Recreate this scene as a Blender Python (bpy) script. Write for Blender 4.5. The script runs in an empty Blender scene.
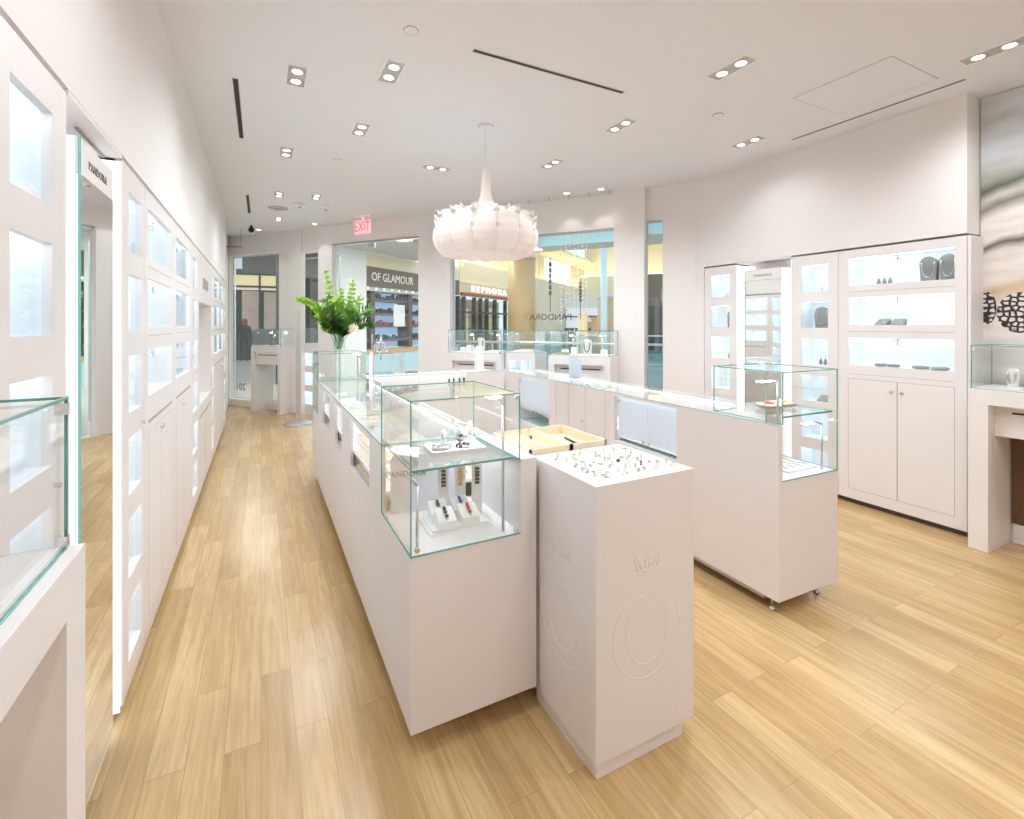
import bpy, math, random
from math import sin, cos, pi, radians, atan, hypot
from mathutils import Vector, Matrix
random.seed(7)
SC = bpy.context.scene
COL = SC.collection
ZC = 3.13                      # ceiling height
XL, XR = -0.469, 4.40          # faces of the built-in cabinets, left and right
S0 = (3.842, 4.665)            # storefront line: start, direction, outward normal
SE = (-0.6042, 0.7968); SN = (0.7968, 0.6042)
SA = math.atan2(SE[1], SE[0])

# ------------------------------------------------------------------ materials
M = {}
def new_mat(name):
    m = bpy.data.materials.new(name); m.use_nodes = True
    nt = m.node_tree
    for n in list(nt.nodes): nt.nodes.remove(n)
    out = nt.nodes.new('ShaderNodeOutputMaterial')
    return m, nt, out
def pbr(name, col, rough=0.5, metal=0.0, spec=0.5, emit=None, es=0.0, bump=0.0, bscale=80, var=0.0, vscale=6.0, trans=0.0, coat=0.0):
    m, nt, out = new_mat(name)
    b = nt.nodes.new('ShaderNodeBsdfPrincipled')
    b.inputs['Base Color'].default_value = (*col, 1)
    b.inputs['Roughness'].default_value = rough
    b.inputs['Metallic'].default_value = metal
    b.inputs['Specular IOR Level'].default_value = spec
    b.inputs['Transmission Weight'].default_value = trans
    b.inputs['Coat Weight'].default_value = coat
    if emit:
        b.inputs['Emission Color'].default_value = (*emit, 1)
        b.inputs['Emission Strength'].default_value = es
    geo = nt.nodes.new('ShaderNodeTexCoord')
    if var > 0:
        nz = nt.nodes.new('ShaderNodeTexNoise'); nz.inputs['Scale'].default_value = vscale; nz.inputs['Detail'].default_value = 3
        nt.links.new(geo.outputs['Object'], nz.inputs['Vector'])
        mx = nt.nodes.new('ShaderNodeMix'); mx.data_type = 'RGBA'
        mx.inputs['A'].default_value = (*[c*(1-var) for c in col], 1)
        mx.inputs['B'].default_value = (*[min(1, c*(1+var)) for c in col], 1)
        nt.links.new(nz.outputs['Fac'], mx.inputs['Factor'])
        nt.links.new(mx.outputs['Result'], b.inputs['Base Color'])
    if bump > 0:
        nb = nt.nodes.new('ShaderNodeTexNoise'); nb.inputs['Scale'].default_value = bscale
        nt.links.new(geo.outputs['Object'], nb.inputs['Vector'])
        bp = nt.nodes.new('ShaderNodeBump'); bp.inputs['Strength'].default_value = bump; bp.inputs['Distance'].default_value = 0.002
        nt.links.new(nb.outputs['Fac'], bp.inputs['Height'])
        nt.links.new(bp.outputs['Normal'], b.inputs['Normal'])
    nt.links.new(b.outputs[0], out.inputs[0])
    M[name] = m
    return m
def emitter(name, col, s):
    m, nt, out = new_mat(name)
    e = nt.nodes.new('ShaderNodeEmission'); e.inputs[0].default_value = (*col, 1); e.inputs[1].default_value = s
    nt.links.new(e.outputs[0], out.inputs[0]); M[name] = m
def glass(name, tint=(0.985, 0.994, 0.992), ior=1.45, rough=0.0):
    m, nt, out = new_mat(name)
    t = nt.nodes.new('ShaderNodeBsdfTransparent'); t.inputs[0].default_value = (*tint, 1)
    g = nt.nodes.new('ShaderNodeBsdfGlossy'); g.inputs['Roughness'].default_value = rough; g.inputs[0].default_value = (1, 1, 1, 1)
    f = nt.nodes.new('ShaderNodeFresnel')
    ge = nt.nodes.new('ShaderNodeNewGeometry'); mr = nt.nodes.new('ShaderNodeMapRange')   # the same index on both faces of a thin pane
    mr.inputs['To Min'].default_value = ior; mr.inputs['To Max'].default_value = 1/ior
    nt.links.new(ge.outputs['Backfacing'], mr.inputs['Value']); nt.links.new(mr.outputs[0], f.inputs[0])
    x = nt.nodes.new('ShaderNodeMixShader')
    nt.links.new(f.outputs[0], x.inputs[0]); nt.links.new(t.outputs[0], x.inputs[1]); nt.links.new(g.outputs[0], x.inputs[2])
    nt.links.new(x.outputs[0], out.inputs[0]); M[name] = m

pbr('wall_paint', (0.82, 0.80, 0.79), 0.75, bump=0.05, bscale=300)
pbr('ceiling_paint', (0.80, 0.81, 0.855), 0.85)
pbr('laminate', (0.795, 0.77, 0.77), 0.42, spec=0.4, var=0.012, vscale=2)
pbr('counter_laminate', (0.755, 0.73, 0.735), 0.45, spec=0.4, var=0.012, vscale=2)
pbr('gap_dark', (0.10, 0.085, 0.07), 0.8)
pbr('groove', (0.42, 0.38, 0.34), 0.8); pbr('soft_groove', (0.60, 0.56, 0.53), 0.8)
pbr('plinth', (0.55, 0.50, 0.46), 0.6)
pbr('niche_white', (0.88, 0.92, 0.95), 0.5)
pbr('white_acrylic', (0.88, 0.87, 0.86), 0.3)
pbr('white_card', (0.86, 0.83, 0.82), 0.5)
pbr('cream_pad', (0.85, 0.78, 0.66), 0.7)
pbr('wood_tray', (0.83, 0.71, 0.52), 0.5, var=0.06, vscale=9)
pbr('chrome', (0.75, 0.76, 0.78), 0.18, metal=1)
pbr('brushed_steel', (0.62, 0.63, 0.66), 0.38, metal=1)
pbr('silver', (0.72, 0.71, 0.70), 0.22, metal=1)
pbr('dark_silver', (0.10, 0.10, 0.11), 0.3, metal=0.7)
pbr('gold', (0.85, 0.62, 0.30), 0.25, metal=1)
pbr('red_enamel', (0.60, 0.05, 0.05), 0.3)
pbr('blue_enamel', (0.05, 0.13, 0.45), 0.3)
pbr('grey_velvet', (0.30, 0.30, 0.29), 0.9, var=0.15, vscale=40)
pbr('taupe_leather', (0.42, 0.33, 0.25), 0.6, var=0.1, vscale=30)
pbr('mirror', (0.90, 0.91, 0.90), 0.01, metal=1)
pbr('glass_edge', (0.13, 0.40, 0.36), 0.12, emit=None, spec=0.8)
pbr('glass_edge_pale', (0.45, 0.68, 0.68), 0.12, spec=0.8)
glass('glass'); glass('niche_pane', (0.97,0.985,0.99), 1.18); glass('window_glass', (0.90, 0.945, 0.94), 1.5)
glass('vase_glass', (0.93, 0.97, 0.94), 1.5)
m, nt, out = new_mat('frosted')
d = nt.nodes.new('ShaderNodeBsdfDiffuse'); d.inputs[0].default_value = (0.80, 0.85, 0.90, 1)
tr = nt.nodes.new('ShaderNodeBsdfTranslucent'); tr.inputs[0].default_value = (0.80, 0.87, 0.93, 1)
x1 = nt.nodes.new('ShaderNodeMixShader'); x1.inputs[0].default_value = 0.5
nt.links.new(d.outputs[0], x1.inputs[1]); nt.links.new(tr.outputs[0], x1.inputs[2]); nt.links.new(x1.outputs[0], out.inputs[0]); M['frosted'] = m
pbr('card_grey', (0.70, 0.71, 0.76), 0.5)
emitter('led_cool', (0.86, 0.94, 1.0), 7.5)
emitter('led_mid', (0.88, 0.94, 1.0), 5.0); emitter('led_panel', (0.92, 0.96, 1.0), 1.5)
emitter('lamp_warm', (1.0, 0.94, 0.85), 4.5)
emitter('exit_red', (1.0, 0.10, 0.14), 1.6)
pbr('exit_face', (0.9, 0.62, 0.62), 0.4, emit=(1.0, 0.45, 0.48), es=0.5)
pbr('black_slot', (0.012, 0.012, 0.016), 0.6)
pbr('black_rubber', (0.03, 0.03, 0.03), 0.6)
pbr('charcoal_text', (0.10, 0.10, 0.11), 0.5)
pbr('grey_text', (0.22, 0.19, 0.18), 0.5)
pbr('white_text', (0.9, 0.9, 0.88), 0.5)
pbr('leaf_lime', (0.30, 0.52, 0.05), 0.45, var=0.25, vscale=25)
pbr('leaf_green', (0.11, 0.27, 0.04), 0.45, var=0.25, vscale=25)
pbr('leaf_dark', (0.035, 0.12, 0.02), 0.4, var=0.25, vscale=25)
pbr('petal_cream', (0.88, 0.85, 0.70), 0.6, var=0.06, vscale=40)
pbr('stem_green', (0.16, 0.30, 0.07), 0.5)
pbr('water', (0.75, 0.85, 0.72), 0.05, trans=0.9)
# shade fabric of the pendant: translucent and softly lit
m, nt, out = new_mat('cocoon')
d = nt.nodes.new('ShaderNodeBsdfDiffuse'); d.inputs[0].default_value = (0.80, 0.76, 0.74, 1)
tr = nt.nodes.new('ShaderNodeBsdfTranslucent'); tr.inputs[0].default_value = (0.80, 0.75, 0.72, 1)
x1 = nt.nodes.new('ShaderNodeMixShader'); x1.inputs[0].default_value = 0.4
nt.links.new(d.outputs[0], x1.inputs[1]); nt.links.new(tr.outputs[0], x1.inputs[2])
e_ = nt.nodes.new('ShaderNodeEmission'); e_.inputs[0].default_value = (1.0, 0.90, 0.85, 1); e_.inputs[1].default_value = 0.08
ad = nt.nodes.new('ShaderNodeAddShader'); nt.links.new(x1.outputs[0], ad.inputs[0]); nt.links.new(e_.outputs[0], ad.inputs[1])
nt.links.new(ad.outputs[0], out.inputs[0]); M['cocoon'] = m
pbr('cocoon_wire', (0.70, 0.66, 0.65), 0.6)

# oak plank floor, boards along Y
def plank_floor():
    m, nt, out = new_mat('oak_floor')
    b = nt.nodes.new('ShaderNodeBsdfPrincipled')
    N = nt.nodes.new; L = nt.links.new
    geo = N('ShaderNodeNewGeometry')
    mp = N('ShaderNodeMapping'); mp.inputs['Rotation'].default_value = (0, 0, pi/2)
    L(geo.outputs['Position'], mp.inputs['Vector'])
    br = N('ShaderNodeTexBrick')
    br.inputs['Scale'].default_value = 1.0; br.inputs['Brick Width'].default_value = 0.98; br.inputs['Row Height'].default_value = 0.114
    br.inputs['Mortar Size'].default_value = 0.0011; br.inputs['Mortar Smooth'].default_value = 0.3
    br.offset = 0.37; br.offset_frequency = 2
    br.inputs['Color1'].default_value = (0, 0, 0, 1); br.inputs['Color2'].default_value = (1, 1, 1, 1); br.inputs['Mortar'].default_value = (0.5, 0.5, 0.5, 1)
    L(mp.outputs[0], br.inputs['Vector'])
    cr = N('ShaderNodeValToRGB')
    cr.color_ramp.elements[0].position = 0.0; cr.color_ramp.elements[0].color = (0.53, 0.365, 0.172, 1)
    cr.color_ramp.elements[1].position = 1.0; cr.color_ramp.elements[1].color = (0.67, 0.495, 0.270, 1)
    e = cr.color_ramp.elements.new(0.5); e.color = (0.60, 0.428, 0.218, 1)
    L(br.outputs['Color'], cr.inputs[0])
    # grain stretched along the board
    mg = N('ShaderNodeMapping'); mg.inputs['Scale'].default_value = (46, 2.6, 1)
    L(geo.outputs['Position'], mg.inputs['Vector'])
    # shift the grain for every board
    sh = N('ShaderNodeVectorMath'); sh.operation = 'MULTIPLY_ADD'
    L(br.outputs['Color'], sh.inputs[0]); sh.inputs[1].default_value = (17, 31, 7); L(mg.outputs[0], sh.inputs[2])
    n1 = N('ShaderNodeTexNoise'); n1.inputs['Scale'].default_value = 1.0; n1.inputs['Detail'].default_value = 6; n1.inputs['Roughness'].default_value = 0.62; n1.inputs['Distortion'].default_value = 0.9
    L(sh.outputs[0], n1.inputs['Vector'])
    r1 = N('ShaderNodeValToRGB'); r1.color_ramp.elements[0].position = 0.30; r1.color_ramp.elements[1].position = 0.72
    r1.color_ramp.elements[0].color = (0.76, 0.71, 0.61, 1); r1.color_ramp.elements[1].color = (1.08, 1.08, 1.06, 1)
    L(n1.outputs['Fac'], r1.inputs[0])
    mx = N('ShaderNodeMix'); mx.data_type = 'RGBA'; mx.blend_type = 'MULTIPLY'; mx.inputs['Factor'].default_value = 1
    L(cr.outputs[0], mx.inputs['A']); L(r1.outputs[0], mx.inputs['B'])
    # blotches
    n2 = N('ShaderNodeTexNoise'); n2.inputs['Scale'].default_value = 1.3; n2.inputs['Detail'].default_value = 3
    mg2 = N('ShaderNodeMapping'); mg2.inputs['Scale'].default_value = (3.0, 0.8, 1); L(geo.outputs['Position'], mg2.inputs[0]); L(mg2.outputs[0], n2.inputs['Vector'])
    r2 = N('ShaderNodeValToRGB'); r2.color_ramp.elements[0].position = 0.3; r2.color_ramp.elements[1].position = 0.7
    r2.color_ramp.elements[0].color = (0.86, 0.82, 0.77, 1); r2.color_ramp.elements[1].color = (1.04, 1.04, 1.04, 1)
    L(n2.outputs['Fac'], r2.inputs[0])
    mx2 = N('ShaderNodeMix'); mx2.data_type = 'RGBA'; mx2.blend_type = 'MULTIPLY'; mx2.inputs['Factor'].default_value = 1
    L(mx.outputs['Result'], mx2.inputs['A']); L(r2.outputs[0], mx2.inputs['B'])
    # seams
    mx3 = N('ShaderNodeMix'); mx3.data_type = 'RGBA'
    L(br.outputs['Fac'], mx3.inputs['Factor']); L(mx2.outputs['Result'], mx3.inputs['A']); mx3.inputs['B'].default_value = (0.33, 0.21, 0.10, 1)
    L(mx3.outputs['Result'], b.inputs['Base Color'])
    b.inputs['Roughness'].default_value = 0.24
    rr = N('ShaderNodeMapRange'); rr.inputs['To Min'].default_value = 0.24; rr.inputs['To Max'].default_value = 0.27
    L(n1.outputs['Fac'], rr.inputs['Value']); L(rr.outputs[0], b.inputs['Roughness'])
    bp = N('ShaderNodeBump'); bp.inputs['Strength'].default_value = 0.03; bp.inputs['Distance'].default_value = 0.002
    L(n1.outputs['Fac'], bp.inputs['Height']); L(bp.outputs[0], b.inputs['Normal'])
    L(b.outputs[0], out.inputs[0]); M['oak_floor'] = m
plank_floor()

# ------------------------------------------------------------------ geometry helpers
class MB:
    def __init__(s): s.v = []; s.f = []; s.sm = []
    def add(s, vs, fs, smooth=False):
        o = len(s.v); s.v += [tuple(p) for p in vs]; s.f += [[i+o for i in f] for f in fs]; s.sm += [smooth]*len(fs); return s
    def box(s, x0, x1, y0, y1, z0, z1):
        if x0 > x1: x0, x1 = x1, x0
        if y0 > y1: y0, y1 = y1, y0
        if z0 > z1: z0, z1 = z1, z0
        return s.add([(x0,y0,z0),(x1,y0,z0),(x1,y1,z0),(x0,y1,z0),(x0,y0,z1),(x1,y0,z1),(x1,y1,z1),(x0,y1,z1)],
              [(0,3,2,1),(4,5,6,7),(0,1,5,4),(1,2,6,5),(2,3,7,6),(3,0,4,7)])
    def quad(s, a, b, c, d): return s.add([a,b,c,d], [(0,1,2,3)])
    def prism(s, pts, z0, z1):
        n = len(pts)
        return s.add([(x,y,z0) for x,y in pts]+[(x,y,z1) for x,y in pts],
              [tuple(range(n-1,-1,-1)), tuple(range(n,2*n))]+[(i,(i+1)%n,n+(i+1)%n,n+i) for i in range(n)])
    def lathe(s, prof, c=(0,0,0), n=24, cap=True, axis='z', smooth=True):
        vs = []; fs = []
        for r, z in prof:
            for k in range(n):
                a = 2*pi*k/n
                p = (r*cos(a), r*sin(a), z)
                if axis == 'x': p = (p[2], p[0], p[1])
                if axis == 'y': p = (p[0], p[2], -p[1])
                vs.append((p[0]+c[0], p[1]+c[1], p[2]+c[2]))
        m = len(prof)
        for i in range(m-1):
            for k in range(n):
                fs.append((i*n+k, i*n+(k+1)%n, (i+1)*n+(k+1)%n, (i+1)*n+k))
        s.add(vs, fs, smooth)
        if cap:
            o = len(s.v)-len(vs)
            s.f.append([o+k for k in range(n-1,-1,-1)]); s.f.append([o+(m-1)*n+k for k in range(n)]); s.sm += [False, False]
        return s
    def cyl(s, c, r, h, n=20, axis='z', r2=None): return s.lathe([(r,0),(r if r2 is None else r2,h)], c, n, True, axis)
    def tube(s, pts, r, n=8, closed=False):
        P = [Vector(p) for p in pts]; m = len(P); vs = []; fs = []
        prev = None
        for i, p in enumerate(P):
            if closed: t = P[(i+1)%m]-P[i-1]
            else: t = (P[min(i+1,m-1)]-P[max(i-1,0)])
            t = t.normalized() if t.length > 1e-9 else Vector((0,0,1))
            if prev is None:
                up = Vector((0,0,1)) if abs(t.z) < 0.9 else Vector((1,0,0))
                a = t.cross(up).normalized()
            else:
                a = (prev - t*prev.dot(t)); a = a.normalized() if a.length > 1e-6 else t.orthogonal().normalized()
            prev = a; b = t.cross(a)
            rr = r[i] if isinstance(r, (list, tuple)) else r
            for k in range(n):
                q = p + a*(rr*cos(2*pi*k/n)) + b*(rr*sin(2*pi*k/n)); vs.append(q)
        for i in range(m if closed else m-1):
            j = (i+1) % m
            for k in range(n): fs.append((i*n+k, i*n+(k+1)%n, j*n+(k+1)%n, j*n+k))
        o = len(s.v); s.add(vs, fs, True)
        if not closed:
            s.f.append([o+k for k in range(n-1,-1,-1)]); s.f.append([o+(m-1)*n+k for k in range(n)]); s.sm += [False, False]
        return s
    def sphere(s, c, r, n=12, m=8, sc=(1,1,1)):
        prof = [(max(1e-4, r*sin(pi*i/m)), -r*cos(pi*i/m)) for i in range(m+1)]
        o = len(s.v); s.lathe(prof, (0,0,0), n, False)
        for i in range(o, len(s.v)):
            x,y,z = s.v[i]; s.v[i] = (x*sc[0]+c[0], y*sc[1]+c[1], z*sc[2]+c[2])
        return s
    def torus(s, c, R, r, n=20, m=8, axis='z'):
        pts = []
        for k in range(n):
            a = 2*pi*k/n
            p = (R*cos(a), R*sin(a), 0)
            if axis == 'x': p = (0, p[0], p[1])
            if axis == 'y': p = (p[0], 0, p[1])
            pts.append((p[0]+c[0], p[1]+c[1], p[2]+c[2]))
        return s.tube(pts, r, m, True)
    # board in the x-z plane, thickness along y, with rectangular holes
    def holed(s, x0, x1, z0, z1, y0, y1, holes):
        xs = sorted({x0, x1, *[h[0] for h in holes], *[h[1] for h in holes]})
        zs = sorted({z0, z1, *[h[2] for h in holes], *[h[3] for h in holes]})
        xs = [x for x in xs if x0 <= x <= x1]; zs = [z for z in zs if z0 <= z <= z1]
        def inside(i, j):
            if i < 0 or j < 0 or i >= len(xs)-1 or j >= len(zs)-1: return False
            cx = (xs[i]+xs[i+1])/2; cz = (zs[j]+zs[j+1])/2
            return not any(h[0] < cx < h[1] and h[2] < cz < h[3] for h in holes)
        for i in range(len(xs)-1):
            for j in range(len(zs)-1):
                if not inside(i, j): continue
                a, b, c, d = xs[i], xs[i+1], zs[j], zs[j+1]
                s.quad((a,y0,c),(b,y0,c),(b,y0,d),(a,y0,d)); s.quad((b,y1,c),(a,y1,c),(a,y1,d),(b,y1,d))
                if not inside(i-1,j): s.quad((a,y1,c),(a,y0,c),(a,y0,d),(a,y1,d))
                if not inside(i+1,j): s.quad((b,y0,c),(b,y1,c),(b,y1,d),(b,y0,d))
                if not inside(i,j-1): s.quad((a,y1,c),(b,y1,c),(b,y0,c),(a,y0,c))
                if not inside(i,j+1): s.quad((a,y0,d),(b,y0,d),(b,y1,d),(a,y1,d))
        return s
    def build(s, name, mat, parent=None, loc=None, rz=0.0, bevel=0.0, label=None):
        me = bpy.data.meshes.new(name); me.from_pydata(s.v, [], s.f); me.materials.append(M[mat])
        me.polygons.foreach_set('use_smooth', s.sm); me.update()
        o = bpy.data.objects.new(name, me); COL.objects.link(o)
        if parent: o.parent = parent
        if loc: o.location = loc
        if rz: o.rotation_euler[2] = rz
        if bevel:
            w = o.modifiers.new('bevel', 'BEVEL'); w.width = bevel; w.segments = 2; w.limit_method = 'ANGLE'
        if label: o['label'] = label
        return o
def thing(name, label, cat, loc=(0,0,0), rz=0.0, group=None):
    o = bpy.data.objects.new(name, None); COL.objects.link(o); o.empty_display_size = 0.05
    o.location = loc; o.rotation_euler[2] = rz; return tag(o, label, cat, group)
def tag(o, label, cat, group=None, kind=None):
    o['label'] = label; o['category'] = cat
    if group: o['group'] = group
    if kind: o['kind'] = kind
    return o
def struct(name, mb, mat, loc=None, rz=0.0, label=None, parent=None):
    o = mb.build(name, mat, parent, loc, rz)
    if not parent: o['kind'] = 'structure'
    if label: o['label'] = label
    return o
def children(o): return [c for c in bpy.data.objects if c.parent == o]
def copy_tree(o, parent=None, kids=None):
    c = o.copy(); COL.objects.link(c)
    if parent: c.parent = parent
    for ch in children(o): copy_tree(ch, c)
    return c
def text(name, s, size, mat, parent, loc, rz=0.0, depth=0.001, space=1.0, align='CENTER', flat=False):
    cu = bpy.data.curves.new(name, 'FONT'); cu.body = s; cu.size = size; cu.extrude = depth
    cu.align_x = align; cu.align_y = 'CENTER'; cu.space_character = space; cu.materials.append(M[mat]); cu.resolution_u = 3
    o = bpy.data.objects.new(name, cu); COL.objects.link(o)
    me = bpy.data.meshes.new_from_object(o); bpy.data.objects.remove(o)
    o = bpy.data.objects.new(name, me); COL.objects.link(o)
    if parent: o.parent = parent
    o.location = loc; o.rotation_euler = (0 if flat else pi/2, 0, rz)
    return o
def crown_o(mb, cx, y, z, R, r=0.0012, tilt=0):
    """the lettering's crowned O: ring with a three-point crown, in an x-z plane"""
    mb.tube([(cx+R*cos(2*pi*k/24), y, z+R*sin(2*pi*k/24)) for k in range(24)], r, 5, True)
    for dx in (-0.55, 0, 0.55):
        mb.tube([(cx+dx*R*0.7, y, z+R*1.2), (cx+dx*R*1.5, y, z+R*(2.1 if dx == 0 else 1.8))], r, 5)
    mb.tube([(cx-R*0.5, y, z+R*1.2), (cx+R*0.5, y, z+R*1.2)], r, 5)

def glass_case(parent, x0, x1, y0, y1, z0, z1, sides='LRFBT', edge='glass_edge', t=0.006, e=0.0045, name='glass_case', zl=None, label=None):
    """zl: dict side -> its own lower z"""
    zl = zl or {}
    g = MB(); E = MB()
    def rod(a, b): 
        x=[min(a[i],b[i])-e/2 for i in range(3)]; X=[max(a[i],b[i])+e/2 for i in range(3)]
        E.box(x[0],X[0],x[1],X[1],x[2],X[2])
    for sd in sides:
        z = zl.get(sd, z0)
        if sd == 'L': g.box(x0,x0+t,y0+t,y1-t,z,z1-t); rod((x0,y0,z),(x0,y1,z)); rod((x0,y0,z),(x0,y0,z1)); rod((x0,y1,z),(x0,y1,z1))
        if sd == 'R': g.box(x1-t,x1,y0+t,y1-t,z,z1-t); rod((x1,y0,z),(x1,y1,z)); rod((x1,y0,z),(x1,y0,z1)); rod((x1,y1,z),(x1,y1,z1))
        if sd == 'F': g.box(x0,x1,y0,y0+t,z,z1-t); rod((x0,y0,z),(x1,y0,z))
        if sd == 'B': g.box(x0,x1,y1-t,y1,z,z1-t); rod((x0,y1,z),(x1,y1,z))
        if sd == 'T':
            g.box(x0,x1,y0,y1,z1-t,z1)
            rod((x0,y0,z1),(x1,y0,z1)); rod((x0,y1,z1),(x1,y1,z1)); rod((x0,y0,z1),(x0,y1,z1)); rod((x1,y0,z1),(x1,y1,z1))
    o = g.build(name, 'glass', parent, label=label)
    E.build('glass_edge', edge, o)
    return o
EXPO = 0.17
# ------------------------------------------------------------------ the room
def sfl(u, v, z=0): return (S0[0]+SE[0]*u+SN[0]*v, S0[1]+SE[1]*u+SN[1]*v, z)
b = MB(); b.prism([(-1.3,-3.2),(5.3,-3.2),(5.3,3.4),sfl(-1.3,.02)[:2],sfl(8.2,.02)[:2],(-1.3,11.2)], -0.06, 0.0)
struct('floor', b, 'oak_floor')
b = MB(); b.prism([(-1.3,-3.2),(5.3,-3.2),(5.3,3.4),sfl(-1.3,.2)[:2],sfl(8.2,.2)[:2],(-1.3,11.2)], ZC, ZC+0.12)
struct('ceiling', b, 'ceiling_paint')
# left wall: flush upper wall above the cabinets, back wall behind them
b = MB(); b.box(-0.90, XL, 1.285, 8.46, 2.148, ZC); b.box(-0.92, -0.82, -3.1, 11.2, 0, ZC); b.box(-0.9, -.545, 8.46, 10.9, 0, ZC)
struct('wall_left', b, 'wall_paint')
b = MB(); b.box(XR, 4.86, 1.537, 4.35, 2.148, ZC); b.box(4.74, 4.86, 1.537, 4.2, 0, ZC); b.box(4.62, 4.86, -3.1, 1.537, 0, ZC)
b.box(XR, 4.86, 3.805, 4.35, 0, 2.148)
struct('wall_right', b, 'wall_paint')
b = MB(); b.box(-0.9, 4.7, -3.12, -3.0, 0, ZC); struct('wall_back', b, 'wall_paint')
# storefront wall: header, piers
b = MB()
def slab(u0, u1, v0, v1, z0, z1): b.box(u0, u1, -min(v1, .09), -v0, z0, z1)
slab(-0.57, -0.374, 0.0, 0.22, 2.74, ZC); slab(-0.015, 2.343, 0.0, 0.22, 2.69, ZC)
slab(2.93, 4.652, 0.0, 0.22, 2.83, ZC); slab(4.966, 5.36, 0.04, 0.42, 2.72, ZC); slab(5.897, 7.6, 0.0, 0.22, 2.78, ZC)
slab(-1.5, -0.57, 0.0, 0.22, 0, ZC); slab(-0.374, -0.015, -0.12, 0.22, 0, ZC)
slab(2.343, 2.93, 0.0, 0.22, 0, ZC); slab(2.343, 2.67, -0.05, 0.0, 0, ZC)
slab(4.652, 4.966, 0.0, 0.42, 0, ZC); slab(5.36, 5.897, 0.0, 0.42, 0, ZC); slab(7.235, 7.9, 0.0, 0.22, 0, ZC)
struct('wall_front', b, 'wall_paint', (*S0, 0), SA)
b = MB()
for u0, u1 in ((-0.57,-0.374),(-0.015,2.343),(5.897,7.235)): b.box(u0, u1, -0.09, -0.015, 0, 0.13)
for u0, u1 in ((2.93,2.67),(4.652,4.966),(5.36,5.897)): b.box(u0, u1, 0.0, 0.012, 0, 0.13)
struct('baseboard_front', b, 'wall_paint', (*S0, 0), SA)
b = MB(); b.box(4.605, 4.62, -3.0, 1.36, 0, 0.13); struct('baseboard_right', b, 'wall_paint')
# windows: thin dark frame line + pane + pale frosted transom
def window(n, u0, u1, ztop, transom=True, mull=(), vo=0.0):
    fr = MB()
    for a, c in ((u0, u0+.012), (u1-.012, u1)): fr.box(a, c, -0.07, -0.04, 0.13, ztop)
    fr.box(u0, u1, -0.07, -0.04, ztop-.02, ztop); fr.box(u0, u1, -0.07, -0.04, 0.13, .145)
    for q in mull: fr.box(q-.004, q+.004, -0.065, -0.045, 0.145, ztop)
    o = struct('window_%d' % n, fr, 'brushed_steel', sfl(0, vo), SA)
    p = MB(); p.box(u0+.012, u1-.012, -0.06, -0.052, 0.145, ztop-.02); p.build('pane', 'window_glass', o)
    if transom:
        p = MB(); p.box(u0+.012, u1-.012, -0.085, -0.075, ztop-.15, ztop-.02); p.build('transom', 'transom_blue', o, label='pale blue frosted band along the top')
    return o
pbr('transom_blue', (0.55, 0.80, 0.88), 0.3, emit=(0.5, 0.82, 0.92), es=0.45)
window(1, -0.57, -0.374, 2.74); window(2, -0.015, 2.343, 2.69, mull=(1.02,)); window(3, 4.95, 6.10, 2.72, False, vo=.42); window(4, 5.897, 7.235, 2.78, False, vo=.06)
# glazed entrance
fr = MB(); fr.box(2.93, 4.652, -0.07, -0.04, 2.80, 2.83)
d_ = struct('door_1', fr, 'brushed_steel', (*S0, 0), SA)
for u0, u1 in ((2.945, 3.785), (3.80, 4.64)):
    p = MB(); p.box(u0, u1, -0.06, -0.05, 0.02, 2.79); l = p.build('door_leaf', 'window_glass', d_)
    p = MB(); p.box(u0, u0+.12, -0.07, -0.04, 2.72, 2.79); p.build('patch_fitting', 'brushed_steel', l)
    p = MB(); hu = u1-.08 if u0 < 3 else u0+.08
    p.tube([(hu,-.08,.95),(hu,-.08,1.35)], .012); p.build('door_handle', 'brushed_steel', l)

# lettering on the glass, meant to be read from the mall
def glass_letters(s, u, z, size, w, label, v=0.045):
    o = text('window_lettering', s, size, 'charcoal_text', None, sfl(u, v, z), SA, depth=0.0008)
    o.scale = (w, 1, 1); return tag(o, label, 'lettering')
lt = glass_letters('PANDORA', 0.86, 1.60, 0.115, 1.08, 'dark brand name lettering seen in reverse on the large shop window')
mb = MB(); crown_o(mb, 0, 0, 0, 0.014, 0.002); k = mb.build('crown', 'charcoal_text', lt); k.location = (-0.20, 0.075, 0); k.rotation_euler = (-pi/2, 0, 0)
glass_letters('PANDORA', 5.16, 1.63, 0.10, 0.90, 'dark brand name lettering seen in reverse on the narrow window', .40)
glass_letters('201', 7.06, 0.34, 0.19, 1.0, 'dark street number 201 seen in reverse low on the far left window', .105)

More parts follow.
